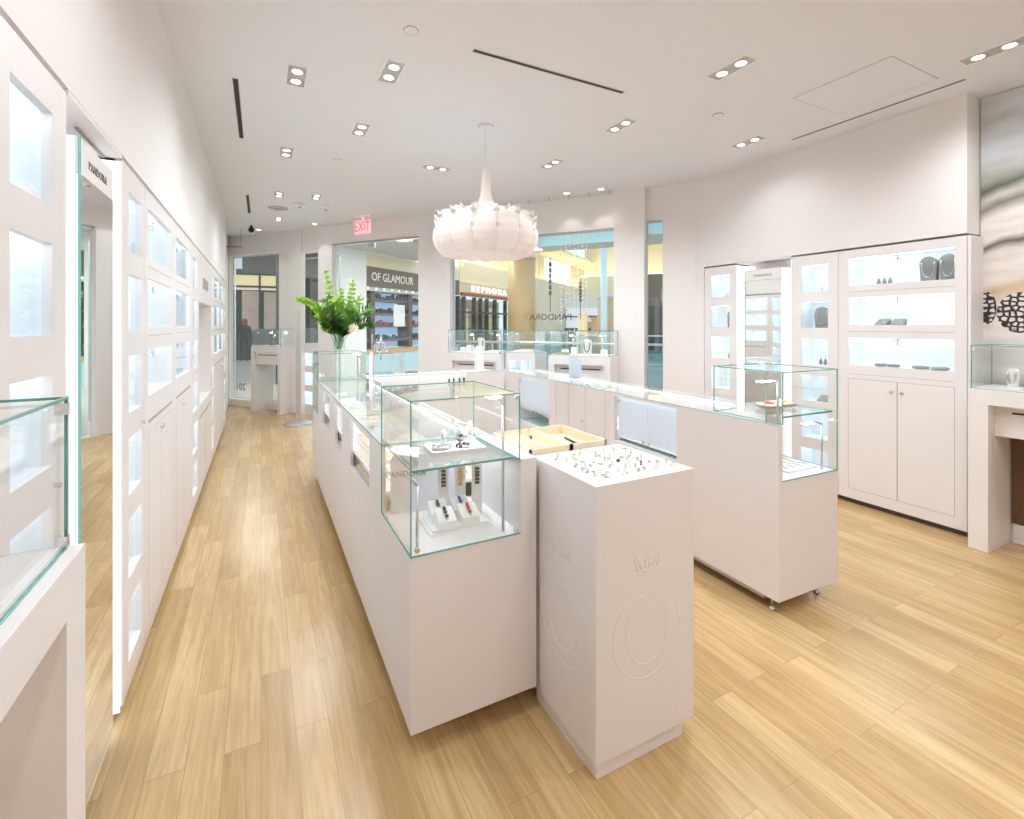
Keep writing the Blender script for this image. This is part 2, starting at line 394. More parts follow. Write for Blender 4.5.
# ------------------------------------------------------------------ built-in cabinets
NZ = [(1.80,2.035),(1.475,1.705),(1.145,1.375),(0.815,1.045),(0.485,0.715),(0.155,0.385)]
NARROW = 0.435
mc = False
def cabinet(name, label, cat, loc, rz, w, openings, doors=(), group=None, top=2.13, slots=(), knobs=(), seams=(), hooks=(), d=0.27, lit='led_cool'):
    r = thing(name, label, cat, loc, rz, group); g = 0.002
    f = MB(); f.holed(g, w-g, 0.045, top, 0, 0.022, openings)
    f.box(g, g+.018, .022, d, .045, top); f.box(w-g-.018, w-g, .022, d, .045, top); f.box(g, w-g, .022, d, top-.018, top); f.box(g+.02, w-g-.02, .022, d, .045, .063)
    f.build('frame', 'laminate', r)
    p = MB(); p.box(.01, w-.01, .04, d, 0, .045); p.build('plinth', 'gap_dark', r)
    for (x0, x1, z0, z1) in openings:
        dd = min(0.20, d-.03); e = 0.015
        n = MB(); X0, X1, Z0, Z1 = x0-e, x1+e, z0-e*.3, z1+e
        A = [(X0,.0225,Z0),(X1,.0225,Z0),(X1,.0225,Z1),(X0,.0225,Z1)]; B = [(x,dd,z) for x,_,z in A]
        n.quad(B[0],B[1],B[2],B[3]); n.quad(A[0],A[1],B[1],B[0]); n.quad(A[3],B[3],B[2],A[2]); n.quad(A[0],B[0],B[3],A[3]); n.quad(A[1],A[2],B[2],B[1])
        o = n.build('niche', 'niche_white', r)
        s = MB(); s.box(x0+.01, x1-.01, .05, .075, z1+.002, z1+.012); s.build('light_strip', lit, o)
        p = MB(); p.box(x0-.005, x1+.005, .012, .016, z0, z1); p.build('pane', 'niche_pane', o)
    for (x0, x1, z0, z1) in doors:
        q = MB(); q.box(x0, x1, -.001, .018, z0, z1)
        # a shallow groove around the leaf
        dr = q.build('door', 'laminate', r)
        gr = MB()
        gw = .0015 if mc else .0008
        for a in (x0, x1): gr.box(a-gw, a+gw, -.0014, .002, z0, z1)
        gr.box(x0, x1, -.0014, .002, z0-.0015, z0+.0015); gr.box(x0, x1, -.0014, .002, z1-.0015, z1+.0015); gr.build('door_gap', 'groove' if mc else 'soft_groove', dr)
    for (x0, x1, z) in slots:
        q = MB(); q.box(x0, x1, -.0015, .004, z-.007, z+.007); q.build('finger_slot', 'groove', r)
    for (x, z) in knobs:
        q = MB(); q.cyl((x, 0.0, z), .010 if mc else .007, .014, 14, 'y'); 
        # axis y cylinder grows toward +y; place in front
        q.v = [(a, bb-.014, c) for a, bb, c in q.v]; q.build('lock', 'chrome', r)
    for (x, z) in seams:
        q = MB(); q.box(x[0], x[1], -.0012, .003, z-.0012, z+.0012); q.build('seam', 'groove', r)
    for (x, z) in hooks:
        q = MB(); q.box(x-.02, x+.02, .03, .05, z-.012, z-.004); q.cyl((x, .04, z-.04), .009, .03, 10); q.lathe([(.016,0),(.009,.012)], (x,.04,z-.05), 12)
        q.build('spot_lamp', 'chrome', r)
    return r
def narrow(label, loc, rz, nx=0.095, w=NARROW, nw=0.235, levels=range(6), group=None, knob=None, **k):
    return cabinet('narrow_display_cabinet', label, 'display cabinet', loc, rz, w, [(nx, nx+nw, *NZ[i]) for i in levels], group=group, knobs=[knob] if knob else (), **k)
# left run, facing +X (local x runs along +Y)
LZ = pi/2
narrow('tall narrow wall cabinet with square lit niches nearest the camera on the left', (XL,1.285,0), LZ, nx=.104, knob=(.35,1.09))
narrow('tall narrow wall cabinet with lit niches just beyond the left mirror', (XL,2.32,0), LZ, nx=.098, w=.40, knob=(.34,1.07))
BW = [(1.82,2.05),(1.495,1.72),(1.165,1.385)]
def big(label, loc, rz, w, x0, x1, **k):
    return cabinet('wide_display_cabinet', label, 'display cabinet', loc, rz, w, [(x0, x1, *z) for z in BW],
        doors=[(x0, (x0+x1)/2-.002, .13, 1.0), ((x0+x1)/2+.002, x1, .13, 1.0)], slots=[(x0,x1,1.045)],
        knobs=[((x0+x1)/2-.035,.965),((x0+x1)/2+.035,.965)], hooks=[((x0+x1)/2, z[1]) for z in BW],
        seams=[((x0,x1), z[0]-.045) for z in BW[:2]], **k)
big('wide left wall cabinet with three bright shelves, first past the narrow one', (XL,2.722,0), LZ, .836, .08, .745)
big('wide left wall cabinet with three bright shelves, second from the mirror', (XL,3.56,0), LZ, .81, .08, .73)
narrow('slim left wall cabinet column of niches beside the recessed alcove', (XL,4.372,0), LZ, nx=.10, nw=.30, w=.48)
narrow('slim left wall cabinet column of niches on the far side of the alcove', (XL,6.02,0), LZ, nx=.07, nw=.22, w=.36)
big('far wide left wall cabinet with three lit shelves past the alcove', (XL,6.382,0), LZ, .76, .06, .70)
big('farthest wide left wall cabinet with three lit shelves near the storefront', (XL,7.144,0), LZ, .76, .06, .70)
narrow('last slim wall cabinet column of niches at the left storefront corner', (XL,7.906,0), LZ, nx=.10, nw=.24, w=.45)
# alcove between: header with grille, low cabinet, recessed back
r = thing('alcove_cabinet', 'low drawer cabinet under an open alcove with a grille panel overhead', 'cabinet', (XL,4.855,0), LZ)
f = MB(); f.holed(.002, 1.16, .045, 2.13, 0, .022, [(.03,1.13,.80,1.70)]); f.box(.002,1.16,.022,.30,2.11,2.13); f.box(.03,1.13,.022,.30,.78,.80)
f.box(.01,.03,.022,.30,.05,2.13); f.box(1.13,1.15,.022,.30,.05,2.13); f.box(.03,1.13,.022,.30,1.70,1.715); f.build('frame','laminate',r)
f = MB(); f.box(.03,1.13,.28,.30,.80,1.70); f.build('back_panel','wall_paint',r)
f = MB(); f.box(.32,.78,-.004,.002,1.83,1.93); g_ = f.build('grille','plinth',r)
f = MB()
for k in range(6): f.box(.33,.77,-.006,-.003,1.84+.014*k,1.846+.014*k)
f.build('slat','groove',g_)
f = MB(); f.box(.08,1.08,-.0015,.004,.69,.704); f.build('finger_slot','groove',r)
f = MB(); f.box(.58,.583,-.0014,.003,.06,.68); f.build('door_gap','groove',r)
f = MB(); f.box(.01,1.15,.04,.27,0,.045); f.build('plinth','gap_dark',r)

# mirror units in their lit recesses
def mirror_unit(label, loc, rz, w, mx0, mx1, my):
    r = thing('wall_mirror', label, 'mirror', loc, rz)
    f = MB(); f.box(0, w, .17, .19, .02, 2.13); f.build('back_board', 'laminate', r)
    f = MB(); f.box(.006, mx0-.006, .160, .168, .03, 2.11); f.build('light_panel', 'led_panel', r)
    f = MB(); f.box(mx1+.006, w-.006, .160, .168, .03, 2.11); f.build('light_panel', 'led_panel', r)
    f = MB(); f.box(mx0, mx1, my+.012, .168, .02, 2.055); f.build('mirror_box', 'laminate', r)
    f = MB(); f.box(mx0, mx1, my+.004, my+.011, .025, 1.945); f.build('mirror_glass', 'mirror', r)
    f = MB(); f.box(mx0, mx1, my+.004, my+.011, 1.947, 2.052); h = f.build('header_strip', 'wall_paint', r)
    t = text('header_lettering', 'PANDORA', .037, 'grey_text', h, ((mx0+mx1)/2, my+.003, 1.992), 0, space=1.15)
    f = MB(); f.box(.002,w-.002,.0,.19,2.132,2.146); f.build('soffit','laminate',r)
    for xx in (.002, w-.006): MB().box(xx,xx+.004,.006,.158,.03,2.12).build('side_light_panel','led_panel',r)
    f = MB(); f.box(mx0-.003, mx0, my, my+.007, .02, 2.055)
    f.build('glass_edge', 'glass_edge', r)
    f = MB(); f.box(w*.45, w-.02, .05, .056, 2.122, 2.129); f.build('ceiling_gap', 'groove', r)
    return r
mirror_unit('full height wall mirror in a lit white recess at the left foreground', (XL,1.735,0), LZ, .582, .108, .470, .0)
mirror_unit('full height wall mirror with glowing white sides on the right wall', (XR,3.385,0), -LZ, .582, .092, .482, .0)
# right run, facing -X (local x runs along -Y)
rn1 = narrow('narrow right wall cabinet of lit niches left of the mirror', (XR,3.80,0), -LZ, nx=.085, w=.41, nw=.24, knob=(.35,1.09))
rn2 = narrow('narrow right wall cabinet of lit niches between mirror and wide shelves', (XR,2.803,0), -LZ, nx=.09, w=.413, nw=.238)
x0, x1 = .081, .785; mc = True
rb = cabinet('wide_display_cabinet', 'wide right wall cabinet with three bright shelves over two doors', 'display cabinet', (XR,2.39,0), -LZ, .855,
    [(x0, x1, 1.83,2.058), (x0, x1, 1.50,1.728), (x0, x1, 1.165,1.395)],
    doors=[(x0, .432, .13, 1.053), (.436, x1, .13, 1.053)], knobs=[(.395,.972),(.467,.972)], seams=[((x0,x1),1.778),((x0,x1),1.447),((x0,x1),1.092)],
    hooks=[(.42,z) for z in (2.058,1.728,1.395)])
f = MB(); f.box(.857,.875,0,.21,.045,2.13); f.build('side_panel','laminate',rb)
# ------------------------------------------------------------------ mural with driftwood and beads on the right
def mural_mat():
    m, nt, out = new_mat('mural'); N = nt.nodes.new; L = nt.links.new
    b = N('ShaderNodeBsdfPrincipled'); b.inputs['Roughness'].default_value = 0.5
    tc = N('ShaderNodeTexCoord'); sp = N('ShaderNodeSeparateXYZ'); L(tc.outputs['Object'], sp.inputs[0])
    nz = N('ShaderNodeTexNoise'); nz.inputs['Scale'].default_value = 2.4; nz.inputs['Detail'].default_value = 3; L(tc.outputs['Object'], nz.inputs['Vector'])
    # sloping height  h = z + 0.25*y(local) + noise
    a1 = N('ShaderNodeMath'); a1.operation = 'MULTIPLY_ADD'; L(sp.outputs['Y'], a1.inputs[0]); a1.inputs[1].default_value = 0.28; L(sp.outputs['Z'], a1.inputs[2])
    a2 = N('ShaderNodeMath'); a2.operation = 'MULTIPLY_ADD'; L(nz.outputs['Fac'], a2.inputs[0]); a2.inputs[1].default_value = 0.16; L(a1.outputs[0], a2.inputs[2])
    mr = N('ShaderNodeMapRange'); mr.inputs['From Min'].default_value = 1.0; mr.inputs['From Max'].default_value = 3.7; L(a2.outputs[0], mr.inputs['Value'])
    cr = N('ShaderNodeValToRGB'); els = cr.color_ramp.elements
    stops = [(0,(.62,.55,.46)),(.10,(.70,.63,.55)),(.20,(.30,.25,.20)),(.225,(.80,.74,.69)),(.40,(.86,.81,.78)),(.455,(.66,.50,.32)),(.475,(.84,.78,.74)),(.545,(.80,.75,.71)),(.566,(.14,.11,.09)),(.585,(.80,.75,.70)),(.645,(.84,.80,.77)),(.675,(.22,.22,.17)),(.70,(.60,.58,.52)),(.725,(.10,.11,.08)),(.76,(.50,.51,.48)),(.82,(.62,.66,.70)),(1,(.70,.74,.79))]
    els[0].position = stops[0][0]; els[0].color = (*stops[0][1],1); els[1].position = 1; els[1].color = (*stops[-1][1],1)
    for p, c in stops[1:-1]: e = els.new(p); e.color = (*c,1)
    L(mr.outputs[0], cr.inputs[0])
    n2 = N('ShaderNodeTexNoise'); n2.inputs['Scale'].default_value = 7; n2.inputs['Detail'].default_value = 4
    mp = N('ShaderNodeMapping'); mp.inputs['Scale'].default_value = (1,.5,2.2); L(tc.outputs['Object'], mp.inputs[0]); L(mp.outputs[0], n2.inputs['Vector'])
    r2 = N('ShaderNodeValToRGB'); r2.color_ramp.elements[0].position = .32; r2.color_ramp.elements[1].position = .6; r2.color_ramp.elements[0].color = (.86,.84,.80,1); r2.color_ramp.elements[1].color = (1,1,1,1)
    L(n2.outputs['Fac'], r2.inputs[0])
    mx = N('ShaderNodeMix'); mx.data_type = 'RGBA'; mx.blend_type = 'MULTIPLY'; mx.inputs['Factor'].default_value = 1
    L(cr.outputs[0], mx.inputs['A']); L(r2.outputs[0], mx.inputs['B']); L(mx.outputs['Result'], b.inputs['Base Color'])
    L(b.outputs[0], out.inputs[0]); M['mural'] = m
    m, nt, out = new_mat('bead_print'); N = nt.nodes.new; L = nt.links.new
    b = N('ShaderNodeBsdfPrincipled'); b.inputs['Roughness'].default_value = 0.5
    tc = N('ShaderNodeTexCoord'); mp = N('ShaderNodeMapping'); mp.inputs['Scale'].default_value = (0.01,26,30); L(tc.outputs['Object'], mp.inputs[0])
    vo = N('ShaderNodeTexVoronoi'); vo.feature = 'DISTANCE_TO_EDGE'; vo.inputs['Scale'].default_value = 1; vo.inputs['Randomness'].default_value = .55; L(mp.outputs[0], vo.inputs['Vector'])
    cr = N('ShaderNodeValToRGB'); cr.color_ramp.elements[0].position = .12; cr.color_ramp.elements[0].color = (.02,.018,.018,1); cr.color_ramp.elements[1].position = .24; cr.color_ramp.elements[1].color = (.75,.70,.66,1)
    L(vo.outputs['Distance'], cr.inputs[0]); L(cr.outputs[0], b.inputs['Base Color']); L(b.outputs[0], out.inputs[0]); M['bead_print'] = m
mural_mat()
b = MB(); b.box(4.598, 4.618, -2.6, 1.53, 1.0, ZC-.005)
mu = b.build('wall_mural', 'mural'); tag(mu, 'large soft focus photo mural of driftwood and silver beads on the right wall', 'mural')
def ell(name, cy, cz, ry, rz_, mat, x=4.5965, n=32, a=0):
    q = MB(); pts = [(cy+ry*cos(2*pi*k/n)*cos(a)-rz_*sin(2*pi*k/n)*sin(a), cz+ry*cos(2*pi*k/n)*sin(a)+rz_*sin(2*pi*k/n)*cos(a)) for k in range(n)]
    q.add([(x,p,z) for p,z in pts]+[(x+.001,p,z) for p,z in pts],[tuple(range(n))]+[(i,(i+1)%n,n+(i+1)%n,n+i) for i in range(n)])
    return q.build(name, mat, mu)
for cy, cz, ry, rz_ in ((1.495,1.62,.05,.115),(1.325,1.585,.12,.14),(1.06,1.58,.14,.16),(.76,1.58,.15,.165),(.44,1.60,.15,.165)):
    ell('printed_bead', cy, cz, ry, rz_, 'bead_print')
b = MB(); b.box(4.600, 4.617, -2.6, 1.37, .135, .995); pbr('walnut', (0.13, 0.065, 0.035), 0.5, var=0.25, vscale=6)
o = b.build('wood_panel', 'walnut')
tag(o, 'dark brown wood panel under the mural behind the right desk', 'panel')
emitter('lamp_cool', (.9,.95,1.0), 22.0)
# ------------------------------------------------------------------ showcase counters
TOP = 0.985
def display_tray(parent, x0, x1, y0, y1, z, pads, mat='white_acrylic', pad='cream_pad'):
    q = MB(); q.box(x0, x1, y0, y1, z, z+.012); t = q.build('display_tray', mat, parent)
    q = MB(); n = pads
    for k in range(n):
        a = y0+.015+(y1-y0-.03)*k/n; c = a+(y1-y0-.03)/n-.01
        q.box(x0+.015, x1-.015, a, c, z+.012, z+.028)
    q.build('pad', pad, t)
    q = MB(); rg = random.Random(int(x0*1000+y0*77))
    for k in range(n*4):
        q.torus((rg.uniform(x0+.03,x1-.03), rg.uniform(y0+.03,y1-.03), z+.033), rg.uniform(.008,.02), .0025, 10, 5)
    q.build('jewelry', 'silver', t)
    return t

# central counter: long arm on the left, towers of glass at both ends
cc = thing('showcase_counter', 'long white showcase counter with glass towers in the middle of the shop', 'display counter', (0.456, 1.63, 0))
W_, L_ = 0.498, 3.52
wins = [(.71,1.27,.69,.955), (1.58,1.91,.69,.955), (2.21,2.65,.69,.955)]
# side panel facing the aisle: built as x-z board then turned
def side_board(x, y0, y1, z0, z1, t, holes):
    q = MB(); q.holed(y0, y1, z0, z1, 0, t, holes); q.v = [(x+a[1], a[0], a[2]) for a in q.v]; q.f = [f[::-1] for f in q.f]; return q
q = side_board(0, 0, L_, .09, TOP, .018, wins+[(-1,.452,.70,2),(L_-.46,L_+1,.70,2)])
q.box(.018, W_, 0, .018, .09, .70); q.box(.428, W_, 0, .018, .70, TOP); q.box(W_-.018, W_, .018, L_, .09, TOP); q.box(.428, .446, .018, .452, .70, TOP-.0)
q.box(.018, W_-.018, .018, L_-.018, .09, .11); q.box(.018, W_, L_-.018, L_, .09, .70); q.box(.018, .428, .452, .468, .66, .70)
q.box(.446, W_-.018, .018, .452, TOP-.012, TOP)
q.build('body', 'counter_laminate', cc)
q = MB(); q.box(.006, .428, .006, .452, .688, .702); q.box(.006, W_-.018, L_-.46, L_-.01, .688, .702); q.build('deck', 'white_acrylic', cc)
q = MB(); q.box(.018, W_-.018, .47, L_-.47, .765, .78); q.build('display_floor', 'white_acrylic', cc)
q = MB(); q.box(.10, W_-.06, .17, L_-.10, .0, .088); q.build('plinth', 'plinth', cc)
q = MB(); q.box(0, W_-.02, .455, L_-.462, TOP, TOP+.008); o = q.build('glass_top', 'glass', cc)
q = MB(); q.box(-.002, .0, .455, L_-.462, TOP-.001, TOP+.008); q.box(0, W_-.02, .450, .455, TOP, TOP+.008); q.build('glass_edge', 'glass_edge_pale', o)
for (a, c, z0, z1) in wins:
    q = MB(); q.box(.022, .026, a, c, z0, z1); q.build('side_pane', 'glass', cc)
    q = MB(); q.box(.10, .104, a-.02, c+.02, .60, z1-.19); q.box(.02,.16,a-.01,c+.01,.66,.688); q.build('window_shelf', 'cream_pad', cc)
for a, c_ in ((.022,.044),(W_-.054,W_-.030)):
    q = MB(); q.box(a, c_, .47, L_-.47, TOP-.016, TOP-.010); hd = q.build('strip_cover', 'counter_laminate', cc)
    q = MB(); q.box(a+.003, c_-.003, .47, L_-.47, TOP-.028, TOP-.017); q.build('light_strip', 'led_mid', hd)
y = .50
k = 0
while y < L_-.95:
    display_tray(cc, .07+.0*k, .44, y, y+.30, .78, 2+(k % 2), pad='cream_pad' if k % 3 else 'white_card'); y += .34; k += 1
for sgn, ya, yb in ((0, 0, .452), (1, L_-.46, L_)):
    g = glass_case(cc, .0, .424, ya, yb, .702, 1.237, 'LRFBT', name='glass_tower', zl={'R': .985 if not sgn else .985, 'B': .702 if sgn else TOP, 'F': .702 if not sgn else TOP})
    q = MB(); q.box(.012, .412, ya+.012, yb-.075, .988, .994); q.box(.05,.36, ya+.012, yb-.012, .988, .994); s_ = q.build('glass_shelf', 'glass', g)
    q = MB(); q.box(.012,.412, ya+.010, ya+.013, .987, .995); q.box(.010,.013, ya+.012, yb-.07, .987, .995); q.box(.411,.414,ya+.012,yb-.07,.987,.995); q.build('shelf_edge', 'glass_edge', s_)
    for px, py, zt in ((.035, ya+.045, 0.93), (.375, ya+.045, 1.19)):
        q = MB(); q.cyl((px, py, .702), .0055, zt-.702, 10); q.tube([(px,py,zt),(px-.012,py-.0,zt+.02),(px-.03,py+.03,zt+.028)], .0055)
        lp = q.build('lamp_post', 'brushed_steel', g)
        if px < .2: continue
        q = MB(); q.box(px-.05, px+.005, py+.02, py+.06, zt+.026, zt+.031); q.build('lamp_head', 'lamp_cool', lp)
for ly in (.24, L_-.24):
    ld = bpy.data.lights.new('tower_fill','AREA'); ld.size = .12; ld.energy = 1.6; ld.color = (.88,.95,1)  # area light added to brighten the tower interior, apart from the lamp heads
    lo = bpy.data.objects.new('tower_fill',ld); COL.objects.link(lo); lo.parent = cc; lo.location = (.30,ly,1.215)
for (lx, lz) in ((.022,.722),(.41,1.222),(.41,.715)):
    q = MB(); q.cyl((lx, -.006, lz), .009, .014, 14, 'y'); q.build('lock', 'chrome', cc)

# contents of the near tower (each stands by itself)
def at(o, x, y, z): return (o.location[0]+x, o.location[1]+y, z)
c0 = cc.location
q = MB(); q.box(-.125,.125,-.085,.085,0,.012); q.box(-.115,.115,-.075,.075,.012,.022)
t = thing('display_plate', 'white two step display plate on the floor of the near glass tower', 'display tray', (.456+.235, 1.63+.19, .7025), radians(-3))
q.build('plate', 'white_acrylic', t)
k = 0
for i in range(2):
    for j in range(2):
        x, y = .456+.175+.095*i, 1.63+.14+.085*j
        r_ = thing('bracelet_wedge', ['white wedge with a red enamel charm, front right of the plate','white wedge with plain bracelet, front left of the plate','white wedge with blue enamel charms, back right of the plate','white wedge with a dark bracelet, back left of the plate'][(1-i)+2*j], 'display stand', (x, y, .7255), radians(-3), 'wedges in the near glass tower')
        q = MB(); q.add([(-.035,-.035,0),(.035,-.035,0),(.035,.035,0),(-.035,.035,0),(-.035,-.035,.03),(.035,-.035,.03),(.035,.035,.062),(-.035,.035,.062)],[(0,3,2,1),(4,5,6,7),(0,1,5,4),(1,2,6,5),(2,3,7,6),(3,0,4,7)])
        q.build('wedge', 'white_acrylic', r_)
        q = MB(); q.tube([(0.0,-.03,.036),(.0,0,.05),(0,.03,.064)], .0035, 6); q.build('bracelet', 'silver', r_)
        q = MB()
        for s_ in (-.018,0,.016): q.sphere((0,s_,.054+s_*.45), .0075, 8, 6)
        q.build('charm', ['dark_silver','red_enamel','dark_silver','blue_enamel'][i+2*j], r_)
t = thing('brand_card', 'upright white card lettered with the brand name at the back of the tower', 'sign card', (.456+.175, 1.63+.385, .7025), radians(-12))
q = MB(); pts = [(-.15,0),(.15,0),(.15,.225),(.14,.245),(-.14,.245),(-.15,.225)]
q.add([(x,-.004,z) for x,z in pts]+[(x,.004,z) for x,z in pts],[tuple(range(6)),tuple(range(11,5,-1))]+[(i,6+i,6+(i+1)%6,(i+1)%6) for i in range(6)])
q.build('card', 'card_grey', t)
q = MB(); q.box(-.15,.15,.004,.05,0,.006); q.build('foot', 'white_card', t)
text('card_lettering', 'PANDORA', .034, 'grey_text', t, (-.085,-.005,.165), 0, space=1.05)
q = MB(); crown_o(q, -.045, -.006, .205, .007, .001); q.build('crown_mark', 'grey_text', t)
t = thing('watch_tray', 'cream tray on the glass shelf holding a charm bracelet and small figures', 'display tray', (.456+.225,1.63+.20,.9945), radians(-3))
q = MB(); q.box(-.10,.12,-.07,.07,0,.02); q.build('tray', 'white_card', t)
q = MB(); q.torus((-.05,-.02,.028), .032, .007, 20, 8); q.torus((.035,-.03,.026),.022,.005,18,6); q.build('bracelet', 'silver', t)
q = MB()
for a in range(5): q.sphere((.035+.022*cos(a), -.03+.022*sin(a), .028), .009, 8, 6)
q.build('charm', 'dark_silver', t)
def ring_stand(x, y, z, h, label, mat='dark_silver', group='upright ring stands in the near tower'):
    t = thing('ring_stand', label, 'display stand', (x,y,z), 0, group)
    q = MB(); q.lathe([(.013,0),(.013,.004),(.006,.01),(.008,h*.6),(.011,h*.85),(.004,h)], (0,0,0), 14); q.build('finger', 'white_card', t)
    q = MB(); q.torus((0,0,h*.55), .0105, .003, 14, 6); q.sphere((0,-.012,h*.58), .006, 8, 6); q.torus((0,0,h*.30), .0115, .003, 14, 6); q.build('ring', mat, t)
ring_stand(.456+.255,1.63+.19,1.015,.075,'white ring stand with dark rings, in the middle of the glass shelf')
ring_stand(.456+.315,1.63+.235,1.015,.085,'white ring stand with a gold ring at the right of the glass shelf','gold')
ring_stand(.456+.20,1.63+.235,1.015,.06,'short white ring stand behind the bracelet on the glass shelf','silver')
for k, (dx, nm) in enumerate(((.10,'left'),(.17,'middle'),(.24,'right'))):
    t = thing('bracelet_cuff_stand', 'small white block with hanging beaded strap, %s of the three before the card' % nm, 'display stand', (.456+.12+dx, 1.63+.315-dx*.2, .7025), radians(-12), 'three strap stands before the card')
    q = MB(); q.box(-.022,.022,-.008,.008,0,.205); q.build('block', 'white_acrylic', t)
    q = MB()
    for z in (.13,.145,.16,.175,.19): q.box(-.009,.009,-.015,-.008,z-.005,z+.004)
    q.build('strap', 'dark_silver' if k != 1 else 'gold', t)

# pedestal in front of the counter
pd = thing('pedestal', 'tall white square pedestal with embossed crown ring marks in the foreground', 'pedestal', (0.972, 1.275, 0))
q = MB(); q.box(0, .448, 0, .418, .053, .97); q.build('body', 'counter_laminate', pd, bevel=.0015)
q = MB(); q.box(.010, .400, .010, .40, 0, .052); q.build('plinth', 'counter_laminate', pd)
def emboss(nm):
    q = MB(); r_ = .0021
    for R, zz in ((.150,.43),(.105,.445)):
        q.tube([(R*cos(a), 0, zz+R*1.02*sin(a)) for a in [radians(125+290*k/36) for k in range(37)]] if R > .12 else [(R*cos(a)*.9, 0, zz+R*1.15*sin(a)) for a in [radians(100+330*k/36) for k in range(37)]], r_, 5)
    for x in (-.07,0,.07):
        q.tube([(x*.5-.010,0,.655),(x*.7-.006,0,.69),(x*.85,0,.735-abs(x)*.2),(x*.7+.008,0,.69),(x*.5+.010,0,.655)], r_, 5)
    q.tube([(-.05,0,.655),(0,0,.648),(.05,0,.655)], r_, 5); q.tube([(-.045,0,.640),(0,0,.633),(.045,0,.640)], r_, 5)
    for x in (-.07,0,.07): q.torus((x*.85,0,.745-abs(x)*.2),.006,r_,12,5,'y')
    return q
emboss(0).build('embossed_mark', 'counter_laminate', pd, (.22,0.0006,0))
emboss(1).build('embossed_mark', 'counter_laminate', pd, (.0006,.20,0), pi/2)

# charms scattered on the pedestal
rg = random.Random(11)
kinds = []
def charm_mesh(kind):
    q = MB()
    if kind == 0: q.torus((0,0,.0085), .0075, .0016, 14, 6, 'x'); q.sphere((0,0,.0175), .0026, 6, 5)
    if kind == 1: q.lathe([(.0035,0),(.0068,.002),(.0075,.0055),(.0068,.009),(.0035,.011)], (0,0,0), 12)
    if kind == 2: q.torus((0,0,.0018), .0095, .0017, 16, 6)
    if kind == 3: q.lathe([(.005,0),(.004,.004),(.0015,.006),(.0045,.012),(.001,.017)], (0,0,0), 10)
    return q
words = {'silver':'silver','dark_silver':'dark oxidised','gold':'gold toned','cream_pad':'pale cream'}
shapes = ['ring standing on edge','round bead','ring lying flat','little figure charm']
placed = []; protos = {}
n = 0
while n < 120:
    x, y = rg.uniform(.06,.41), rg.uniform(.05,.375)
    if any((x-a)**2+(y-b_)**2 < .021**2 for a, b_ in placed): 
        if rg.random() < .98: continue
        break
    placed.append((x,y)); kd = rg.randrange(4); mt = rg.choice(['silver','silver','silver','silver','cream_pad','cream_pad','silver','silver','silver','cream_pad','gold','dark_silver'])
    key = (kd, mt)
    if key not in protos: o = charm_mesh(kd).build('charm', mt); protos[key] = o
    else: o = protos[key].copy(); COL.objects.link(o)
    o.location = (.972+x, 1.275+y, .970); o.rotation_euler = (0,0,rg.uniform(0,6.28))
    tag(o, 'tiny %s %s among the pieces scattered on the pedestal top' % (words[mt], shapes[kd]), 'charm', 'tiny %s %s pieces on the pedestal' % (words[mt], shapes[kd]))
    n += 1
    if n % 40 == 0: pass

# low tray cabinet behind the pedestal with wooden trays
tc = thing('tray_cabinet', 'low white staff cabinet behind the pedestal carrying wooden trays', 'cabinet', (.958,1.70,0))
q = MB(); q.box(0,.42,0,.42,.06,.945); q.build('body','counter_laminate',tc,bevel=.001)
q = MB(); q.box(.03,.39,.03,.39,0,.06); q.build('plinth','plinth',tc)
def wood_tray(x, y, w, l, label, n=1, contents=True):
    t = thing('wooden_tray', label, 'tray', (x,y,.9455))
    q = MB(); q.box(0,w,0,l,0,.006)
    for a in [(0,w,0,.008),(0,w,l-.008,l),(0,.008,0,l),(w-.008,w,0,l)]: q.box(*a,.006,.045)
    for k in range(1,n): q.box(w*k/n-.004,w*k/n+.004,.008,l-.008,.006,.04)
    q.build('box','wood_tray',t)
    return t
wt1 = wood_tray(.975,1.715,.20,.36,'pale wooden tray with low walls behind the pedestal, left of two',2)
wt2 = wood_tray(1.18,1.715,.185,.36,'pale wooden tray with a dark pen in it behind the pedestal',1)
o = MB().tube([(0,0,.0),(.02,.15,.0)],.005).build('pen','black_rubber',None,(1.28,1.80,.9575)); tag(o,'dark pen lying in the right wooden tray','pen')
for k,(x,y,lab) in enumerate(((1.03,1.80,'small leather ring box in the left wooden tray'),(1.10,1.93,'dark clasp tool standing in the left wooden tray'),(1.225,1.765,'white card in the right wooden tray behind the pedestal'))):
    q = MB()
    if k == 0: q.box(-.025,.025,-.035,.035,0,.018)
    if k == 1: q.cyl((0,0,0),.006,.04,10)
    if k == 2: q.box(-.025,.025,-.02,.02,0,.016)
    o = q.build(['ring_box','clasp_tool','white_card'][k], ['taupe_leather','dark_silver','white_card'][k], None, (x,y,.952)); tag(o,lab,['ring box','tool','card'][k])

# back piece of the U
bc = thing('showcase_counter', 'white counter across the back joining the two showcase arms', 'display counter', (.958,4.84,0))
q = MB(); q.box(0,1.46,0,.018,.09,.80); q.box(1.02,1.46,0,.018,.80,TOP); q.box(0,.018,0,.018,.80,TOP); q.box(0,1.46,.40,.418,.09,TOP); q.box(0,1.46,.018,.40,.09,.80); q.build('body','counter_laminate',bc)
q = MB(); q.box(.05,1.42,.05,.37,0,.09); q.build('plinth','plinth',bc)
q = MB(); q.box(0,1.46,0,.418,TOP,TOP+.008); o = q.build('glass_top','glass',bc)
q = MB(); q.box(0,1.46,-.002,0,TOP,TOP+.008); q.build('glass_edge','glass_edge_pale',o)
for (a,c_) in ((.08,.50),(.54,.96),(1.0,1.40)):
    display_tray(bc,a,c_,.06,.36,.80,2)
q = MB(); q.box(.02,1.44,.370,.396,TOP-.014,TOP-.008); hd = q.build('strip_cover','counter_laminate',bc)
